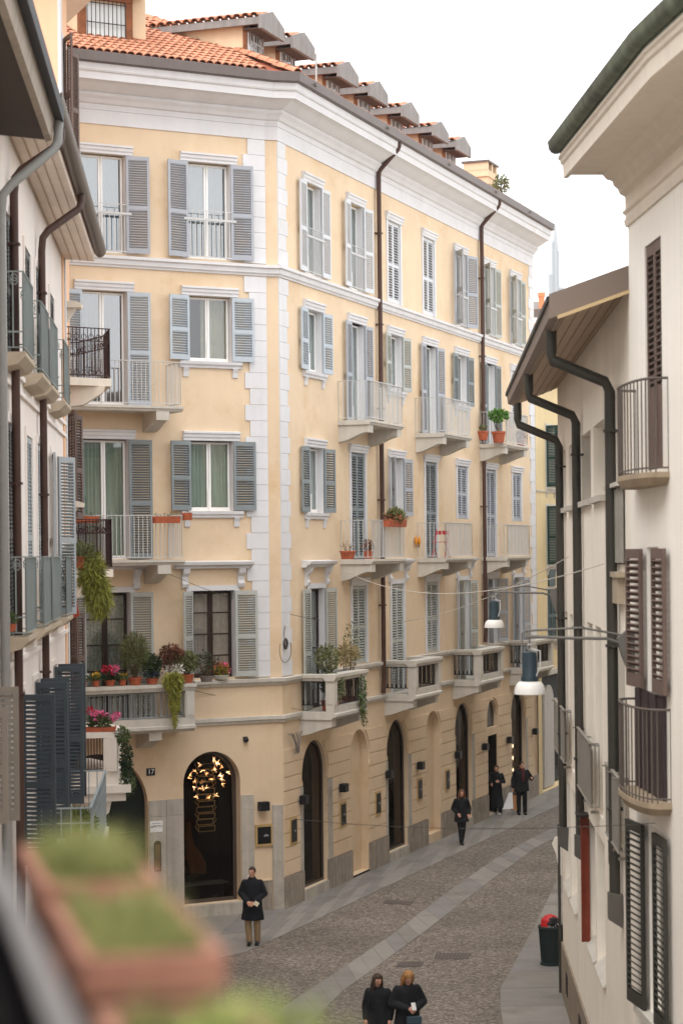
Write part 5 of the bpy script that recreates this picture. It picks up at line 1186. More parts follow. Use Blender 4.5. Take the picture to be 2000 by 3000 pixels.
def plant(label, loc, rz=0, pot=(.15, .12, .22), potmat=None, leaves=(), flowers=(), stems=0, name='potted_plant', box=None, group='plants on the balconies', seed=1):
    rg = random.Random(seed); t = thing(name, label, 'plant', loc, rz, group); z0 = 0
    if box:
        w, d, h = box; mk('trough', MB().prism([(-d / 2 + .02, 0), (d / 2 - .02, 0), (d / 2, h), (d / 2 - .02, h), (d / 2 - .03, h - .03), (-d / 2 + .03, h - .03), (-d / 2 + .02, h), (-d / 2, h)], -w / 2, w / 2, 'x'), potmat or TER, t); z0 = h
    elif pot:
        r1, r0, h = pot; mk('pot', MB().lathe([(0, 0), (r0, 0), (r1, h * .82), (r1 * 1.1, h * .83), (r1 * 1.1, h), (r1 * .95, h), (r1 * .9, h - .03), (0, h - .03)], 14), potmat or TER, t, smooth=True); z0 = h
    if stems:
        mb = MB()
        for k in range(stems):
            a = rg.uniform(0, 6.28); q = leaves[0][1] if leaves else (.2, .2, .3); hz = leaves[0][0][2] if leaves else .4
            mb.tube([(rg.uniform(-.04, .04), rg.uniform(-.04, .04), z0 - .04), (q[0] * .4 * math.cos(a), q[1] * .4 * math.sin(a), hz * .6), (q[0] * .8 * math.cos(a), q[1] * .8 * math.sin(a), hz + q[2] * rg.uniform(.0, .8))], [.012, .008, .003], 4)
        mk('stems', mb, M('stem_brown', '5B4A36', .8, .2), t)
    for (c, r, n, sz, mat, *dr) in leaves: mk('foliage', leaf_cloud(MB(), c, r, int(n * 1.5), sz * .8, rg, dr[0] if dr else 0, wf=dr[1] if len(dr) > 1 else .24), mat, t)['kind'] = 'stuff'
    for (c, r, n, sz, mat) in flowers: mk('flowers', leaf_cloud(MB(), c, r, n, sz, rg), mat, t)['kind'] = 'stuff'
    return t
G1 = leafm('leaf_green', '5C6B3E', '3E4C2C'); G2 = leafm('leaf_olive', '76794F', '565B3A'); G3 = leafm('leaf_yellow_green', '96953F', '6E7236'); G4 = leafm('leaf_dark', '36472F', '222E20'); G5 = leafm('leaf_fresh', '5F8A3A', '46702C')
FRD_ = M('flower_red', 'B0203A', .6, .2, 20); FPK = M('flower_pink', 'E06A96', .6, .2, 20); FYE = M('flower_yellow', 'E8B422', .6, .2, 20); FWH = M('flower_white', 'EDEAE4', .6, .1, 20); FVI = M('flower_violet', '3A4370', .6, .2, 20); FOR = M('flower_rust', 'B0684A', .6, .2, 20); BRN = leafm('leaf_bronze', '7A4B3A', '5A3A30')
def onrail(x, off=-.0, n=.80, z=5.83): 
    s, _ = FL.px(x, 1980, n); return FL.T(s, n, z)
rzL = FL.rz
plant('yellow and white pansies at the left end of the flowered stone balcony', tuple(onrail(242)), rzL, (.09, .07, .14), None, [((0, 0, .2), (.13, .1, .07), 160, .07, G1)], [((-.05, -.03, .27), (.08, .08, .05), 50, .05, FYE), ((.09, -.03, .25), (.05, .05, .04), 25, .05, FWH)], seed=2)
plant('yellow pansies in small pots beside the red cyclamen on the stone balcony', tuple(onrail(281)), rzL, (.09, .07, .14), None, [((0, 0, .19), (.14, .1, .07), 160, .07, G1)], [((0, -.03, .27), (.1, .08, .06), 60, .05, FYE)], seed=3)
plant('red and pink cyclamen on the flowered stone balcony', tuple(onrail(322)), rzL, (.12, .09, .14), None, [((0, 0, .2), (.22, .12, .08), 260, .09, G4)], [((-.06, -.02, .36), (.14, .1, .09), 110, .075, FRD_), ((.1, -.02, .4), (.12, .1, .08), 80, .07, FPK)], 10, seed=4)
plant('orange pansies right of the cyclamen on the stone balcony', tuple(onrail(359)), rzL, (.09, .07, .14), None, [((0, 0, .18), (.12, .1, .06), 120, .07, G1)], [((0, -.03, .25), (.08, .08, .04), 36, .05, FYE)], seed=5)
plant('tall grey-green olive bush in a terracotta pot on the stone balcony', tuple(onrail(396)), rzL, (.16, .12, .18), None, [((0, 0, .78), (.34, .3, .44), 1300, .11, G2, -.6, .12), ((.12, 0, .5), (.38, .28, .3), 420, .10, G1, -.6, .12)], [], 26, seed=6)
plant('violet pansies and dark green bush beside the olive on the stone balcony', tuple(onrail(445)), rzL, (.14, .11, .14), None, [((0, 0, .45), (.22, .2, .26), 700, .08, G4), ((0, -.05, .2), (.25, .1, .07), 140, .07, G4)], [((0, -.1, .25), (.26, .08, .05), 80, .05, FVI)], seed=7)
plant('bronze and green leafy shrub with white daisies on the stone balcony', tuple(onrail(505)), rzL, (.16, .12, .16), None, [((0, .05, .62), (.3, .25, .3), 750, .10, BRN), ((.12, 0, .5), (.28, .24, .22), 450, .10, G2)], [((.02, -.14, .34), (.2, .1, .10), 150, .085, FWH)], 16, seed=8)
plant('trailing yellow-green fern hanging over the stone balcony rail', tuple(onrail(505, n=1.0, z=5.80)), rzL, None, None, [((0, -.06, .08), (.22, .14, .2), 900, .14, G3, .8, .09), ((0, -.12, -.3), (.12, .08, .35), 700, .13, G3, 1.4, .09), ((.0, -.12, -.75), (.05, .05, .3), 220, .1, G3, 1.5, .1)], [], name='trailing_plant', seed=9)
plant('bushy green shrub in a pot right of the daisies on the stone balcony', tuple(onrail(548)), rzL, (.16, .12, .2), None, [((0, 0, .5), (.26, .22, .24), 650, .09, G2)], [], 12, seed=10)
plant('sparse twiggy grey plant before the dark window on the stone balcony', tuple(onrail(605)), rzL, (.16, .13, .14), M('grey_pot', '77706A', .8), [((0, 0, .45), (.32, .2, .3), 170, .08, G4)], [], 30, seed=11)
plant('orange and pink heather in a pale bowl at the right of the stone balcony', tuple(FL.T(FL.px(650, 1980, .12)[0], .1, 5.83)), rzL, (.17, .14, .1), M('pale_bowl', 'C4C0B8', .7), [((0, 0, .2), (.17, .1, .1), 260, .1, G3)], [((0, 0, .26), (.17, .09, .1), 200, .1, FOR), ((.08, 0, .24), (.1, .08, .1), 80, .1, FPK)], seed=12)
# geraniums and ivy on the white stone balcony of the peach house
wb = FT.T(1.35, .55, 5.245)
plant('pink geraniums in a trough on the white stone balcony', tuple(FT.T(1.3, .62, 5.245)), FT.rz, None, None, [((0, 0, .2), (.14, .26, .13), 420, .09, G1)], [((0, .02, .34), (.12, .18, .07), 140, .08, FPK), ((.05, .2, .42), (.08, .06, .05), 50, .08, FRD_), ((0, -.34, .3), (.1, .1, .07), 70, .08, FPK)], box=(.25, .7, .12), seed=13)
plant('rust coloured sedum at the left of the white stone balcony', tuple(FT.T(1.2, .12, 5.245)), FT.rz, (.12, .1, .14), None, [((0, 0, .28), (.16, .16, .18), 420, .08, FOR)], [], seed=14)
plant('green ivy trailing down the end of the white stone balcony', tuple(FT.T(1.25, 1.05, 5.0)), FT.rz, None, None, [((0, -.05, .15), (.14, .14, .18), 420, .07, G1, .6), ((0, -.12, -.4), (.1, .12, .45), 800, .07, G4, .8), ((.0, -.16, -.8), (.1, .16, .28), 300, .07, G1, .9)], [], name='trailing_plant', seed=15)
# pots and plants on the pink house
plant('terracotta trough with long yellow-green grass hanging from a left balcony', tuple(ypt(222, 1665, 38.6)), 0, None, None, [((.05, 0, .28), (.3, .2, .14), 420, .16, G2, 0, .1), ((.3, .0, -.1), (.18, .16, .38), 1500, .22, G3, 1.2, .05), ((.42, 0, -.5), (.2, .15, .4), 1100, .22, G3, 1.6, .05)], [], box=(.34, .3, .22), name='hanging_trough', seed=16)
plant('green fern spilling over the grey iron balcony at lower left', tuple(ypt(222, 2470, 32.6)), 0, (.2, .15, .22), None, [((0, 0, .32), (.26, .22, .16), 900, .16, G1, 0, .12), ((.0, 0, .32), (.24, .2, .15), 500, .14, G3, 0, .12), ((-.05, -.1, .3), (.1, .1, .1), 120, .07, BRN)], [], seed=17)
plant('small dark climbing plant inside the far left balcony', tuple(ypt(178, 1795, 38.8)), 0, (.1, .08, .15), None, [((0, 0, .5), (.14, .1, .36), 260, .09, G4)], [((0, 0, .5), (.12, .1, .3), 30, .06, FRD_)], seed=18)
plant('little round plant on the lower left balcony rail', tuple(ypt(32, 1850, 27.3)), 0, (.07, .06, .1), None, [((0, 0, .16), (.09, .08, .08), 120, .06, G1)], [], seed=19)
# window boxes on the white rails of the left face
for x, lab, sd in ((485, 'terracotta window box hung on the white railing below the grey shutters', 20), (250, 'terracotta window box at the far left end of the white railing', 22)):
    s, z = FL.px(x, 1518, .88); plant(lab, tuple(FL.T(s, .93, z - .12)), rzL, None, None, [((0, 0, .2), (.3, .05, .03), 40, .05, G2)], [], box=(.66 if x > 300 else .6, .17, .16), name='window_box', seed=sd)
s, z = FL.px(545, 1512, .4); plant('small terracotta pot hung at the end of the white railing', tuple(FL.T(s, .45, z - .1)), rzL, None, None, [((0, 0, .18), (.08, .05, .03), 14, .05, G2)], [], box=(.2, .2, .18), name='window_box', seed=23)
# right face: planter box, pots
s, z = FR.px(1152, 1530, .95); plant('long terracotta box with dry grasses on the balcony above the downpipe bend', tuple(FR.T(s, 1.0, 9.62)), FR.rz, None, None, [((0, 0, .3), (.6, .1, .14), 500, .16, G2), ((-.1, 0, .26), (.6, .12, .1), 260, .14, FOR)], [], box=(1.5, .2, .2), name='window_box', seed=24)
for (x, y, lab, sz, sd, lv) in ((1016, 1618, 'low terracotta pot with bare canes at the near end of a balcony', .2, 25, 0), (1076, 1612, 'red-leaved plant in a terracotta pot by the closed grey balcony shutters', .14, 26, 1)):
    s, z = FR.px(x, y, .6); plant(lab, tuple(FR.T(s, .62, 8.75)), FR.rz, (sz, sz * .8, .22), None, [((0, 0, .36), (.16, .16, .14), 160 if lv else 10, .08, BRN)], [], 8, seed=sd)
for (x, lab, sd, bs) in ((1415, 'terracotta pot at the near corner of the farthest upper balcony', 27, .17), (1460, 'large terracotta pot with a leafy green plant on the farthest upper balcony', 28, .22)):
    s, z = FR.px(x, 1290, .7); plant(lab, tuple(FR.T(s, .7, 12.51)), FR.rz, (bs, bs * .75, bs * 1.7), None, [((0, 0, .9 if bs > .2 else .4), (.3, .3, .2) if bs > .2 else (.12, .1, .08), 520 if bs > .2 else 40, .12, G5 if bs > .2 else G2)], [], 6, seed=sd)
s, z = FR.px(1540, 1300, .9); plant('small pink flowering pots along the farthest upper balcony', tuple(FR.T(20.3, .75, 12.51)), FR.rz, (.12, .1, .2), None, [((0, 0, .35), (.16, .16, .16), 160, .09, BRN)], [((0, 0, .4), (.14, .14, .14), 40, .07, FPK)], seed=29)
# greenery on the first stone balcony of the right face
plant('scraggly olive plant on the corner stone balcony', tuple(FR.T(1.75, .55, 4.87)), FR.rz, (.16, .13, .25), None, [((0, 0, 1.35), (.35, .3, .3), 420, .11, G2), ((0, 0, .75), (.2, .2, .35), 200, .12, G4)], [], 12, seed=30)
plant('dry twiggy bush on the far end of the corner stone balcony', tuple(FR.T(3.2, .6, 4.87)), FR.rz, (.16, .13, .25), None, [((0, 0, 1.35), (.5, .3, .3), 460, .10, M('dry_leaf', '8E7F55', .8, .3, 20)), ((.3, 0, 1.7), (.3, .2, .5), 110, .09, G2)], [], 16, seed=31)
plant('spiky green plant behind the bars of the corner stone balcony', tuple(FR.T(1.55, .8, 4.87)), FR.rz, (.12, .1, .2), None, [((0, 0, .6), (.2, .2, .3), 160, .24, G1, 0, .08)], [], seed=32)
plant('ivy hanging down the front of the corner stone balcony', tuple(FR.T(3.0, 1.02, 5.4)), FR.rz, None, None, [((0, -.05, -.25), (.2, .06, .5), 300, .09, G1, .8), ((.1, -.05, -.75), (.12, .06, .3), 120, .08, G2, .8)], [], name='trailing_plant', seed=33)
for s, off, z, lab, sd in ((20.4, -.2, 20.95, 'weeds sprouting from the roof edge below the last dormer', 34), (21.9, -.3, 21.6, 'leafy shrub growing on the roof beside the chimney', 35)):
    plant(lab, tuple(FR.T(s, off, z)), FR.rz, None, None, [((0, 0, .25), (.35, .25, .3), 260, .14, G2)], [], 8, name='roof_weed', seed=sd)
wp = leaf_cloud(MB(), (0, 0, 1.3), (.3, .3, .25), 120, .3, random.Random(36)); mk('foliage', wp, G1, sw)

# orange ornaments on the wall, red folding chair, towel
for x, lab in ((1213, 'left one of two orange shell-like ornaments on the yellow wall'), (1222, 'right one of two orange shell-like ornaments on the yellow wall')):
    s, z = FR.px(x, 1585); o = thing('wall_ornament', lab, 'ornament', tuple(FR.T(s, .02, z)), FR.rz, 'orange ornaments'); mk('shell', MB().ball((0, -.04, .0), (.09, .04, .14), 10, 8), M('ornament_orange', 'D88A1E', .5), o, smooth=True); mk('tail', MB().tube([(0, -.04, -.12), (-.04, -.04, -.2)], .015, 5), M('ornament_brown', '7A4A12', .5), o)
fc = thing('folding_chair', 'red folding chair on the middle grey balcony', 'chair', tuple(FR.T(12.0, .45, 8.75)), FR.rz)
RDM = M('red_paint', 'B03A3A', .5, .08)
for y in (-.2, .2):
    mk('leg', MB().tube([(-.25, y, 0), (.22, y, .85)], .016, 5), RDM, fc); mk('leg', MB().tube([(.25, y, 0), (-.2, y, .48)], .016, 5), RDM, fc)
for k in range(5): mk('seat_slat', MB().box(-.22 + k * .09, -.16 + k * .09, -.2, .2, .46, .48), RDM, fc)
mk('back_slat', MB().box(.18, .21, -.2, .2, .7, .82), RDM, fc)
tw = thing('red_cloth', 'red and white cloth hanging below the far left balcony', 'cloth', tuple(ypt(217, 1770, 39.2))); mk('cloth', MB().prism([(-.04, .22), (.02, .25), (.1, -.22), (-.02, -.27), (-.05, -.1)], -.02, .02, 'y'), M('cloth_red', 'C0503A', .9, .2, 9.0), tw)

# satellite dish and aerial
s, z = FR.px(925, 150, -1.0); ds = thing('satellite_dish', 'pale satellite dish on the roof between the first dormers', 'satellite dish', tuple(FR.T(s, -1.0, 21.9)), FR.rz)
mk('mast', MB().tube([(0, 0, 0), (0, 0, z - 21.9)], .025, 6), IRONW, ds)
dm = mk('dish', MB().lathe([(0, .0), (.15, .012), (.28, .05), (.36, .09)], 20), M('dish_white', 'E6E6E6', .5), ds, (0, -.06, z - 21.7), smooth=True); dm.rotation_euler = (R_(78), 0, R_(-50))
mk('feed_arm', MB().tube([(0, -.06, z - 21.95), (.2, -.3, z - 21.85), (.24, -.36, z - 21.6)], .012, 5), IRONW, ds)
ar = thing('roof_aerial', 'thin aerial mast rising behind the tiled roof', 'aerial', tuple(ypt(603, 60, 57))); mk('mast', MB().tube([(0, 0, -1.5), (0, 0, 1.2)], .02, 5), IRONW, ar)

# ------------------------------------------------------------------ litter bin
BN = gpt(1615, 2828); bn = thing('litter_bin', 'dark green ribbed litter bin on the right pavement', 'litter bin', (BN.x, BN.y, .012))
BGR = M('bin_green', '1E2A2A', .5, .12, 5.0)
mk('body', MB().lathe([(0, .03), (.205, .03), (.215, .08), (.262, .78), (.25, .78), (.2, .1), (0, .08)], 28), BGR, bn, smooth=True)
rib = shared('rib', lambda: MB().obox((.241, 0, .43), (.008, 0, 0), (0, .010, 0), (.0235, 0, .34)).mesh('rib', BGR))
for k in range(30): obj('rib', rib, bn, (0, 0, 0), 2 * math.pi * k / 30)
mk('rim', MB().lathe([(.262, .78), (.285, .79), (.285, .83), (.262, .84), (.25, .80)], 28), BGR, bn, smooth=True)
mk('foot', MB().lathe([(.21, .0), (.245, .0), (.245, .05), (.205, .06)], 28), BGR, bn)
um = thing('red_umbrella', 'broken red and black umbrella stuffed into the litter bin', 'umbrella', (BN.x, BN.y, .78))
REDU = M('umbrella_red', 'B3262A', .5, .15); BLKU = M('umbrella_black', '14141A', .6, .1)
mk('canopy', MB().lathe([(0, .32), (.1, .29), (.2, .2), (.22, .04), (.12, -.05)], 9, (-.02, 0, 0), 1, .75), REDU, um); mk('fold', MB().lathe([(0, .27), (.1, .24), (.16, .13), (.14, .0)], 7, (.03, -.075, 0), 1, .8), BLKU, um)
for k in range(5): mk('spoke', MB().tube([(.03, -.1, .24), (-.1 + k * .06, -.2, .02 + .02 * k)], .006, 4), IRONW, um)

# ------------------------------------------------------------------ cables across the street
WIRE = M('wire_pale', 'C9C2B8', .6); WIRED = M('wire_dark', '4A4642', .6)
def cable(label, a, b, sag, r=.008, mat=WIRE, n=24):
    a, b = Vector(a), Vector(b); c = thing('overhead_cable', label, 'cable', tuple(a), group='thin cables across the street'); pts = [a.lerp(b, k / n) - Vector((0, 0, sag * 4 * (k / n) * (1 - k / n))) - a for k in range(n + 1)]
    mk('strand', MB().tube(pts, r, 5), mat, c)
cable('pale cable from the yellow house to the low cream house, upper one', FR.T(4.6, .1, 8.4), FB.T(12.6, .12, 8.72), .5)
cable('pale cable crossing below the upper one between the two houses', FR.T(8.5, .1, 6.9), FB.T(4.8, .12, 8.8), .25)
cable('thin cable sagging along the flowered balcony to the corner', FL.T(-3.2, .3, 8.6), FR.T(1.4, .5, 7.2), .15, .006, WIRED)
cable('thin cable under the flowered balcony down to the corner balcony', FL.T(-2.2, .1, 5.6), FR.T(1.1, .3, 4.9), .05, .006, WIRED)
cable('dark cable low across the street in front of the shop windows', ypt(860, 2400, 30), FA.T(1.8, .1, HC - 3.2), .1, .004, WIRED)
hk = thing('hanging_hook', 'coiled cable with a round weight hung on the white quoins', 'cable', tuple(FR.T(.1, .03, 7.1)), FR.rz)
mk('ring', MB().tube([(.1 * math.cos(R_(a)), -.04, -.45 + .12 * math.sin(R_(a))) for a in range(0, 361, 30)], .03, 6), WIRED, hk); mk('loop', MB().tube([(0, -.03, 0), (-.12, -.04, -.2), (-.05, -.04, -.35)], .01, 5).tube([(.4 * math.cos(R_(a)), -.03, -.6 + .32 * math.sin(R_(a))) for a in range(150, 391, 20)], .008, 5), WIRED, hk)
# ------------------------------------------------------------------ people
def remeshed(mb, vox):
    me = mb.mesh('tmp', None); o = bpy.data.objects.new('tmp', me); C.objects.link(o)
    m = o.modifiers.new('r', 'REMESH'); m.mode = 'VOXEL'; m.voxel_size = vox; m.use_smooth_shade = True
    sm = o.modifiers.new('s', 'SMOOTH'); sm.iterations = 4; sm.factor = .5
    dg = bpy.context.evaluated_depsgraph_get(); me2 = bpy.data.meshes.new_from_object(o.evaluated_get(dg)); bpy.data.objects.remove(o)
    for p in me2.polygons: p.use_smooth = True
    return me2
def rmk(name, mb, mat, parent, vox=.013):
    me = remeshed(mb, vox); me.name = name; me.materials.clear(); me.materials.append(mat); return obj(name, me, parent)
SKIN = M('skin', 'C08F78', .6, .06, 20)
def limb(mb, pts, rs, n=5):
    P = [Vector(p) for p in pts]; out = []; ro = []
    for i in range(len(P) - 1):
        for k in range(n): out.append(P[i].lerp(P[i + 1], k / n)); ro.append(rs[i] + (rs[i + 1] - rs[i]) * k / n)
    out.append(P[-1]); ro.append(rs[-1]); mb.tube(out, ro, 10)
    for p, r in zip(P, rs): mb.ball(p, r, 10, 7)
def hand(mb, w, d, curl=.5, sx=1):
    """palm, four unequal fingers and a thumb from the side of the palm, pointing along d"""
    w, d = Vector(w), Vector(d).normalized(); side = d.cross(Vector((0, -1, .2))); side = side.normalized() * sx if side.length > .1 else Vector((sx, 0, 0)); dn = d.cross(side).normalized()
    if dn.z > 0: dn = -dn
    pc = w + d * .05; mb.ball(pc, (.035, .03, .04), 8, 6); mb.tube([w, w + d * .085], [.028, .036], 8)
    for k, L_ in enumerate((.066, .076, .07, .055)):
        b = w + d * .085 + side * (-.028 + k * .019); m1 = b + d * L_ * .5; e = m1 + (d * (1 - curl) + dn * curl).normalized() * L_ * .55; mb.tube([b - d * .02, m1, e], [.0095, .009, .0075], 6)
    b = w + d * .03 - side * .03; mb.tube([b, b + (d * .6 - side * .8).normalized() * .035, b + (d * .6 - side * .8).normalized() * .035 + (d + dn * .4).normalized() * .035], [.012, .011, .009], 6)
def person(label, loc, rz, H=1.75, look=0.0, nod=0.0, arms=None, legs=None, coat=None, hem=.55, trousers=None, shoes=None, hair=None, long_hair=False, skirt=False, bulk=1.0, lean=0.0, scarf=None):
    """built facing -y; z = 0 at the soles; joints scaled with body height"""
    t = thing('person', label, 'person', loc, rz); k = H / 1.75; V = lambda x, y, z: Vector((x * k, y * k, z * k))
    hip = .92; sh = 1.43
    legs = legs or [((-.09, 0, hip), (-.10, -.03, .50), (-.10, .01, .09)), ((.09, 0, hip), (.10, -.02, .50), (.11, .02, .09))]
    arms = arms or [((-.175, 0, 1.39), (-.25, .03, 1.13), (-.23, -.06, .9)), ((.175, 0, 1.39), (.25, .03, 1.13), (.23, -.06, .9))]
    hd = V(0, -.03 - .09 * math.sin(nod) + lean, 1.63 - .03 * (1 - math.cos(nod))); b = MB()
    # body: one continuous skin mesh
    limb(b, [V(0, 0, hip), V(0, .01, 1.15), V(0, .0 + lean * .6, 1.38)], [.12 * k, .105 * k, .09 * k]); limb(b, [V(0, lean * .7, 1.42), hd - V(0, 0, .05)], [.055 * k, .05 * k])
    for a in legs: limb(b, [V(*p) for p in a], [.085 * k, .06 * k, .042 * k])
    for a in arms: limb(b, [V(*p) for p in a], [.055 * k, .045 * k, .03 * k])
    Rh = Matrix.Rotation(look, 3, 'Z') @ Matrix.Rotation(nod, 3, 'X')
    def hp(x, y, z): return hd + Rh @ (Vector((x, y, z)) * k)
    b.ball(hd, (.074 * k, .092 * k, .112 * k), 14, 12); b.ball(hp(0, -.035, -.07), (.05 * k, .055 * k, .05 * k), 10, 8); b.tube([hp(0, -.088, .015), hp(0, -.112, -.022)], [.010 * k, .016 * k], 6)
    for s in (-1, 1): b.ball(hp(s * .076, .01, -.005), (.012 * k, .022 * k, .032 * k), 6, 5); b.ball(hp(s * .03, -.082, .03), (.02 * k, .012 * k, .008 * k), 6, 5)
    for i, a in enumerate(arms):
        w = V(*a[2]); d = (V(*a[2]) - V(*a[1])).normalized(); hand(b, w, d, .55, 1 if i == 0 else -1)
    rmk('body', b, SKIN, t, .0085 * k)
    for s in (-1, 1): mk('eye', MB().ball(hp(s * .031, -.085, .012), .009 * k, 6, 5), M('eye_dark', '1C1512', .3), t)
    mk('mouth', MB().ball(hp(0, -.089, -.055), (.024 * k, .008 * k, .006 * k), 8, 5), M('lip', '8A4A42', .5), t)
    if coat:
        c = MB()
        rings = [(1.52, .07, .07), (1.48, .085, .08), (1.455, .125, .09), (1.425, .17, .105), (1.36, .20, .125), (1.22, .195, .135), (1.05, .185, .13), (.92, .205, .14)]
        z = .92
        while z - .07 > hem: z -= .07; rings.append((z, .205 + (.92 - z) * .09, .145 + (.92 - z) * .08))
        rings.append((hem, .205 + (.92 - hem) * .1, .145 + (.92 - hem) * .09))
        o = len(c.v); seg = 18
        for (z, rx, ry) in rings:
            for q in range(seg):
                a = 2 * math.pi * q / seg; wob = 1 + (.035 * math.sin(4 * a + z * 13) + .025 * math.sin(7 * a - z * 5) if z < 1.3 else 0)
                c.v.append(tuple(V(rx * bulk * math.cos(a) * wob, ry * bulk * math.sin(a) * wob + (lean * .6 * max(0, z - .92) / .5), z)))
        for i in range(len(rings) - 1):
            for q in range(seg): c.f.append((o + i * seg + q, o + (i + 1) * seg + q, o + (i + 1) * seg + (q + 1) % seg, o + i * seg + (q + 1) % seg))
        c.f.append(tuple(o + q for q in range(seg))); e = o + (len(rings) - 1) * seg; c.f.append(tuple(e + q for q in range(seg))[::-1])
        for a in arms: limb(c, [V(*a[0]), V(*a[1]), V(*a[1]).lerp(V(*a[2]), .93)], [.072 * k * bulk, .066 * k * bulk, .055 * k * bulk])
        c.tube([V(0, lean * .7 + .01, 1.44), V(0, lean * .75 + .0, 1.52)], [.082 * k, .075 * k], 12)
        rmk('coat', c, coat, t, .013 * k)
    if scarf: 
        c = MB(); c.tube([V(.085 * math.cos(R_(a)), .075 * math.sin(R_(a)) - .01 + lean * .7, 1.49 + .015 * math.sin(R_(a * 2))) for a in range(0, 361, 30)], .04 * k, 8); c.tube([V(.03, -.1, 1.47), V(.03, -.155, 1.3), V(.035, -.16, 1.1)], [.045 * k, .05 * k, .045 * k], 8); rmk('scarf', c, scarf, t, .012)
    if trousers:
        c = MB(); limb(c, [V(-.06, 0, hip + .02), V(.06, 0, hip + .02)], [.125 * k, .125 * k])
        for a in legs: limb(c, [V(a[0][0] * .9, a[0][1], a[0][2]), V(*a[1]), V(*a[2])], [.105 * k, .082 * k, .07 * k])
        rmk('trousers', c, trousers, t, .013 * k)
    for a in legs:
        x, y, z = a[2]; s = MB(); s.ball(V(x, y - .07, .045), (.048 * k, .13 * k, .042 * k), 12, 8); s.tube([V(x, y + .0, .03), V(x, y, .14)], [.05 * k, .052 * k], 10); s.box((x - .045) * k, (x + .045) * k, (y - .18) * k, (y + .05) * k, 0, .022 * k)
        rmk('shoe', s, shoes or BLK, t, .011)
    if hair:
        c = MB(); c.ball(hp(0, .012, .028), (.084 * k, .098 * k, .098 * k), 14, 10)
        if long_hair:
            for s in (-1, 1): limb(c, [hp(s * .06, .0, .05), hp(s * .085, -.02, -.08), hp(s * .08, -.05, -.24)], [.04 * k, .042 * k, .02 * k])
            limb(c, [hp(0, .08, .0), hp(0, .09, -.2)], [.06 * k, .06 * k])
        # keep the face clear: cut the front of the cap
        c2 = MB(); c2.v = c.v; c2.f = [f for f in c.f if not (sum((Rh.transposed() @ (Vector(c.v[i]) - hd)).y for i in f) / len(f) < -.055 * k and sum((Rh.transposed() @ (Vector(c.v[i]) - hd)).z for i in f) / len(f) < .055 * k and abs(sum((Rh.transposed() @ (Vector(c.v[i]) - hd)).x for i in f) / len(f)) < .06 * k)]
        mk('hair', c2, hair, t, smooth=True)
    return t, V
NAVY = M('dark_navy_wool', '12151C', .9, .25, 9, bump=1.0, bscale=11); BLKC = M('black_coat', '0F1116', .8, .25, 9, bump=1.0, bscale=11); KHA = M('khaki_trousers', '8B7458', .85, .1, 20); DRED = M('dark_red_knit', '4A1E20', .9, .2, 30)
HBR = M('hair_brown', '3A2A20', .6, .2, 40); HBL = M('hair_blonde', '9A6E42', .5, .3, 40); HAU = M('hair_auburn', '5E3826', .5, .25, 40); BOOT = M('dark_boot', '1D2120', .5, .1)
# man with a cigarette at the corner
mf = gpt(741, 2770)
p, V = person('man in a dark overcoat and khaki trousers smoking at the street corner', (mf.x, mf.y, .012), R_(-6), 1.78, look=R_(-18), arms=[((-.175, 0, 1.39), (-.275, .03, 1.15), (-.09, -.2, .99)), ((.175, 0, 1.39), (.275, .03, 1.14), (.08, -.2, .98))],
    legs=[((-.09, 0, .92), (-.10, -.03, .50), (-.07, -.05, .09)), ((.09, 0, .92), (.10, -.02, .50), (.10, .02, .09))], coat=NAVY, hem=.56, trousers=KHA, shoes=BOOT, hair=HBR, bulk=1.08)
cg = thing('cigarette', 'cigarette in the mouth of the man at the corner', 'cigarette', (mf.x - .06, mf.y - .13, .012 + 1.61), R_(-24)); mk('stick', MB().tube([(0, 0, 0), (-.02, -.07, -.03)], .006, 6), M('cigarette_white', 'EDEAE4', .8), cg)
ph = thing('folded_paper', 'small pale packet held by the man at the corner', 'packet', (mf.x + .10, mf.y - .34, 1.0)); mk('packet', MB().obox((0, 0, 0), (.045, 0, -.03), (0, .012, 0), (.025, 0, .04)), M('packet_cream', 'D8CFB4', .7), ph)
# woman walking
wf = gpt(1352, 2476)
person('woman in black with auburn hair walking along the shop pavement', (wf.x, wf.y, .012), R_(10), 1.68, nod=.12, arms=[((-.17, 0, 1.39), (-.26, .05, 1.15), (-.16, -.16, 1.0)), ((.17, 0, 1.39), (.27, .05, 1.14), (.22, -.12, .97))], legs=[((-.08, 0, .92), (-.05, -.06, .50), (-.02, -.06, .09)), ((.08, 0, .92), (.06, .02, .50), (.04, .16, .11))], coat=BLKC, hem=.72, trousers=BLKC, shoes=BLK, hair=HAU, long_hair=True, bulk=1.08)
# man with shopping bags
bf = gpt(1528, 2388)
person('man in dark clothes and red scarf carrying shopping bags near the far doorway', (bf.x, bf.y, .012), R_(4), 1.80, look=R_(20), arms=[((-.18, 0, 1.4), (-.27, .04, 1.14), (-.29, -.03, .9)), ((.18, 0, 1.4), (.34, .07, 1.17), (.31, -.17, 1.2))], coat=BLKC, hem=.78, trousers=BLKC, shoes=BLK, hair=M('hair_black', '15110F', .5), scarf=DRED, bulk=1.2)
bag = thing('shopping_bag', 'white paper shopping bag held by the man near the far doorway', 'bag', (bf.x - .46, bf.y - .08, .2)); mk('bag_body', MB().add([(-.2, -.06, 0), (.16, -.06, .03), (.16, .06, .03), (-.2, .06, 0), (.02, -.03, .56), (.14, -.03, .56), (.14, .03, .56), (.02, .03, .56)], [(0, 3, 2, 1), (4, 5, 6, 7), (0, 1, 5, 4), (1, 2, 6, 5), (2, 3, 7, 6), (3, 0, 4, 7)]), M('bag_white', 'E4E4E6', .7), bag); mk('handle', MB().tube([(.04, 0, .56), (.1, 0, .7), (.13, 0, .56)], .006, 5), IRONW, bag)
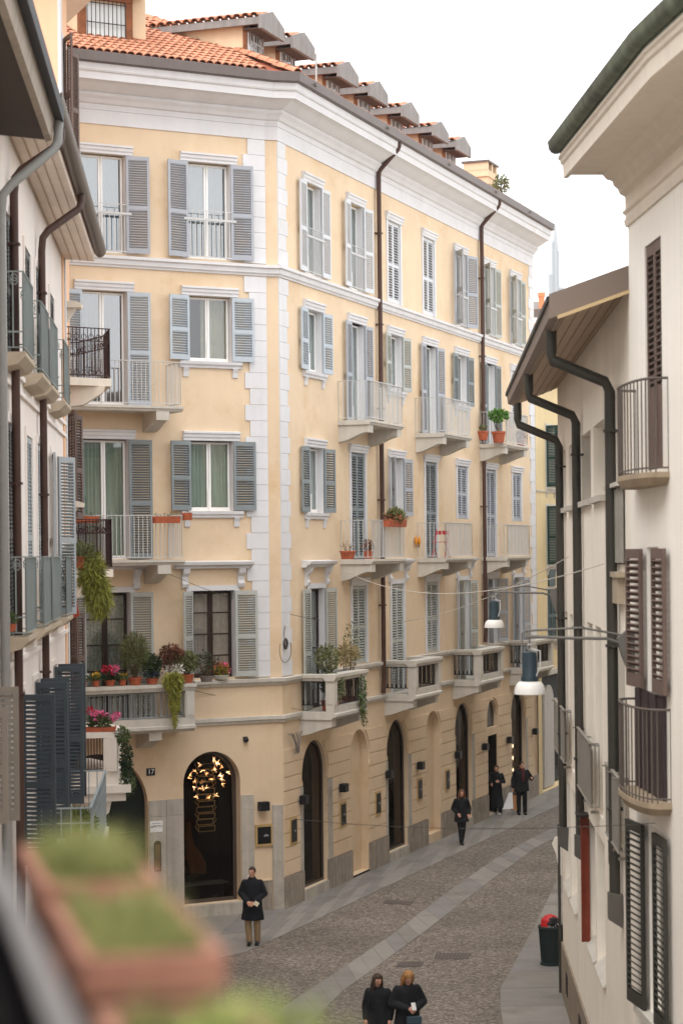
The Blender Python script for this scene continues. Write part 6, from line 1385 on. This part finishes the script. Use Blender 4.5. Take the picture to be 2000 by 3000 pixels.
bag2 = thing('brown_bag', 'brown paper bag beside the white one at the far doorway', 'bag', (bf.x - .27, bf.y + .02, .16)); mk('bag_body', MB().box(-.1, .12, -.06, .06, 0, .5), M('bag_brown', 'A5764E', .8), bag2); mk('handle', MB().tube([(-.05, 0, .5), (.0, 0, .68), (.06, 0, .5)], .006, 5), IRON, bag2)
# person standing in the doorway
df = FR.T(19.1, .12, .012)
person('person in a long black coat standing in the narrow doorway', tuple(df), R_(-30), 1.68, look=R_(30), arms=[((-.19, 0, 1.42), (-.27, .02, 1.17), (-.12, -.2, 1.1)), ((.19, 0, 1.42), (.27, .02, 1.17), (.2, -.24, 1.2))], coat=BLKC, hem=.25, trousers=BLKC, shoes=M('pale_shoe', 'B8B2AC', .6), hair=HBR, bulk=.95)
# woman with a phone and her companion, cut by the lower edge
HWY = 35.4
hw = ypt(1192, 2900, HWY)
p, V = person('woman with long blonde hair in a black coat looking down at her phone', (hw.x, HWY, .004), R_(14), 1.70, nod=.75, look=R_(10), arms=[((-.18, 0, 1.39), (-.29, .0, 1.15), (-.06, -.28, 1.1)), ((.18, 0, 1.39), (.3, .0, 1.15), (.08, -.26, 1.08))], coat=BLKC, hem=.5, trousers=BLKC, hair=HBL, long_hair=True, bulk=1.14)
phn = thing('mobile_phone', 'phone with pale case in the hands of the blonde woman', 'phone', (hw.x + .1, HWY - .36, 1.13), R_(14)); mk('phone_body', MB().obox((0, 0, 0), (.036, 0, 0), (0, .045, .055), (0, -.004, .003)), M('phone_pale', 'C9C6C4', .3), phn)
hb = thing('handbag', 'small dark teal bag carried by the blonde woman', 'bag', (hw.x + .10, HWY - .36, .86), R_(14)); mk('bag_body', MB().box(-.12, .12, -.05, .05, -.1, .1), M('bag_teal', '2A3A42', .5, .2), hb); mk('flap', MB().box(-.125, .125, -.062, -.051, .0, .1), M('bag_flap', '324650', .5), hb)
person('companion in black with brown hair standing left of the blonde woman', (hw.x - .5, HWY + .1, .004), R_(-10), 1.62, nod=.35, look=R_(40), coat=BLKC, hem=.5, trousers=BLKC, hair=HBR, long_hair=True, bulk=1.1)

# ------------------------------------------------------------------ planters on the near balcony railing, out of focus
rd = Vector((-.235, 1)).normalized()
def rail_pt(Y, off, z): return Vector((-.139 - .105 + (-.235) * (Y - 2.5) + off, Y, z))
TER2 = M('terracotta_near', '8F6351', .85, .14, 12.0, dirt_tint='6E4434', dscale=8)
GRS = leafm('grass_blades', '8A8B55', '66693C')
rzp = math.atan2(.235, 1)
def near_planter(Y, label, dens, seed, zt=8.405, tall=.05, wide=1.0):
    t = thing('planter', label, 'planter', tuple(rail_pt(Y + .17, 0, zt - .2)), rzp, 'terracotta planters on the near railing')
    w, L_, h = .086, .21, .2
    mb = MB(); mb.box(-w + .015, w - .015, -L_ + .015, L_ - .015, 0, h - .035); mk('trough', mb, TER2, t)
    mb = MB()
    for a, b in (((-w, -w + .018), (-L_, L_)), ((w - .018, w), (-L_, L_)), ((-w + .018, w - .018), (-L_, -L_ + .018)), ((-w + .018, w - .018), (L_ - .018, L_))): mb.box(a[0], a[1], b[0], b[1], h - .045, h)
    mk('rim', mb, TER2, t); mk('soil', MB().box(-w + .019, w - .019, -L_ + .019, L_ - .019, h - .034, h - .02), M('soil', '3A2E24', .95, .2, 30), t)
    rg = random.Random(seed); mb = MB()
    for _ in range(dens):
        x, y = rg.uniform(-w + .02, w - .02), rg.uniform(-L_ + .02, L_ - .02); cl = .5 + .5 * math.sin(x * 61 + seed) * math.sin(y * 43 + seed * 2); hh = tall * rg.uniform(.4, 1.2) * (.5 + 1.1 * cl);
        if rg.random() > .35 + .65 * cl: continue
        a = rg.uniform(0, 6.28); b_ = rg.uniform(.1, .6) * hh; q = .0022
        px, py = math.cos(a) * q, math.sin(a) * q; tx, ty = x + math.sin(a) * b_, y + math.cos(a) * b_
        mb.add([(x - px, y - py, h - .03), (x + px, y + py, h - .03), (tx, ty, h - .03 + hh)], [(0, 1, 2)])
    mk('grass', mb, GRS, t)['kind'] = 'stuff'
    return t
near_planter(2.98, 'blurred terracotta planter with grass, farthest along the near railing', 4500, 1, 8.43, .055)
near_planter(2.46, 'blurred terracotta planter with grass, middle one on the near railing', 4200, 2, 8.425, .045)
t3 = near_planter(1.93, 'blurred terracotta planter nearest the camera at the bottom edge', 1500, 3, 8.395, .045)
fg = thing('balcony_shrub', 'blurred yellow-green shrub at the bottom edge beside the planters', 'plant', (-.10, 1.95, 8.245))
mk('foliage', leaf_cloud(MB(), (.0, 0, .17), (.105, .12, .045), 190, .03, random.Random(8)), leafm('near_leaf', '8A9150', '66703A'), fg); mk('stems', MB().tube([(0, 0, 0), (.05, 0, .1), (.08, 0, .17)], .003, 5).tube([(0, 0, 0), (-.06, 0, .1), (-.1, 0, .17)], .003, 5).tube([(0, 0, 0), (.0, .02, .18)], .003, 5), M('stem_brown', '5B4A36', .8, .2), fg); mk('pot', MB().lathe([(0, -.16), (.07, -.16), (.09, .02), (.08, .02), (0, .0)], 16), TER2, fg, smooth=True)
# the railing they hang on
rl = thing('balcony_railing', 'blurred dark metal railing with a grey handrail at the lower left', 'railing', tuple(rail_pt(2.2, -.165, 7.485)), rzp)
mk('handrail', MB().box(-.012, .012, -1.3, 2.0, .985, 1.0), M('near_rail_grey', '5E5A58', .6, .1, 9.0, dirt_tint='3B3836', dscale=6), rl)
for k in range(20): mk('baluster', MB().box(-.012, .012, -1.25 + k * .16 - .012, -1.25 + k * .16 + .012, .1, .985), M('near_rail_black', '0C0B0C', 1.0, spec=.02), rl)
mk('kick_panel', MB().box(-.03, -.022, -1.3, 2.0, .05, .95), M('near_rail_black', '0C0B0C', 1.0, spec=.02), rl)
for Y in (1.95, 2.5, 3.0):
    mk('planter_hook', MB().box(.0, .20, Y - 2.2 + .1, Y - 2.2 + .12, .66, .675).box(.0, .012, Y - 2.2 + .1, Y - 2.2 + .12, .675, .985), M('near_rail_black', '0C0B0C', 1.0, spec=.02), rl)

# ------------------------------------------------------------------ hazy air: far things fade to the sky's white
hz = MB().box(-420, 560, -60, 1420, -1.2, 262)
ho = mk('haze', hz, None); ho['kind'] = 'stuff'
hm = bpy.data.materials.new('hazy_air'); hm.use_nodes = True; _n = hm.node_tree.nodes; _l = hm.node_tree.links
for q in list(_n): _n.remove(q)
_o = _n.new('ShaderNodeOutputMaterial'); _v = _n.new('ShaderNodeVolumePrincipled'); _v.inputs['Color'].default_value = (.97, .98, 1, 1); _v.inputs['Density'].default_value = .00014; _v.inputs['Anisotropy'].default_value = .2
_l.new(_v.outputs[0], _o.inputs['Volume']); ho.data.materials.append(hm)
scene.cycles.volume_bounces = 2
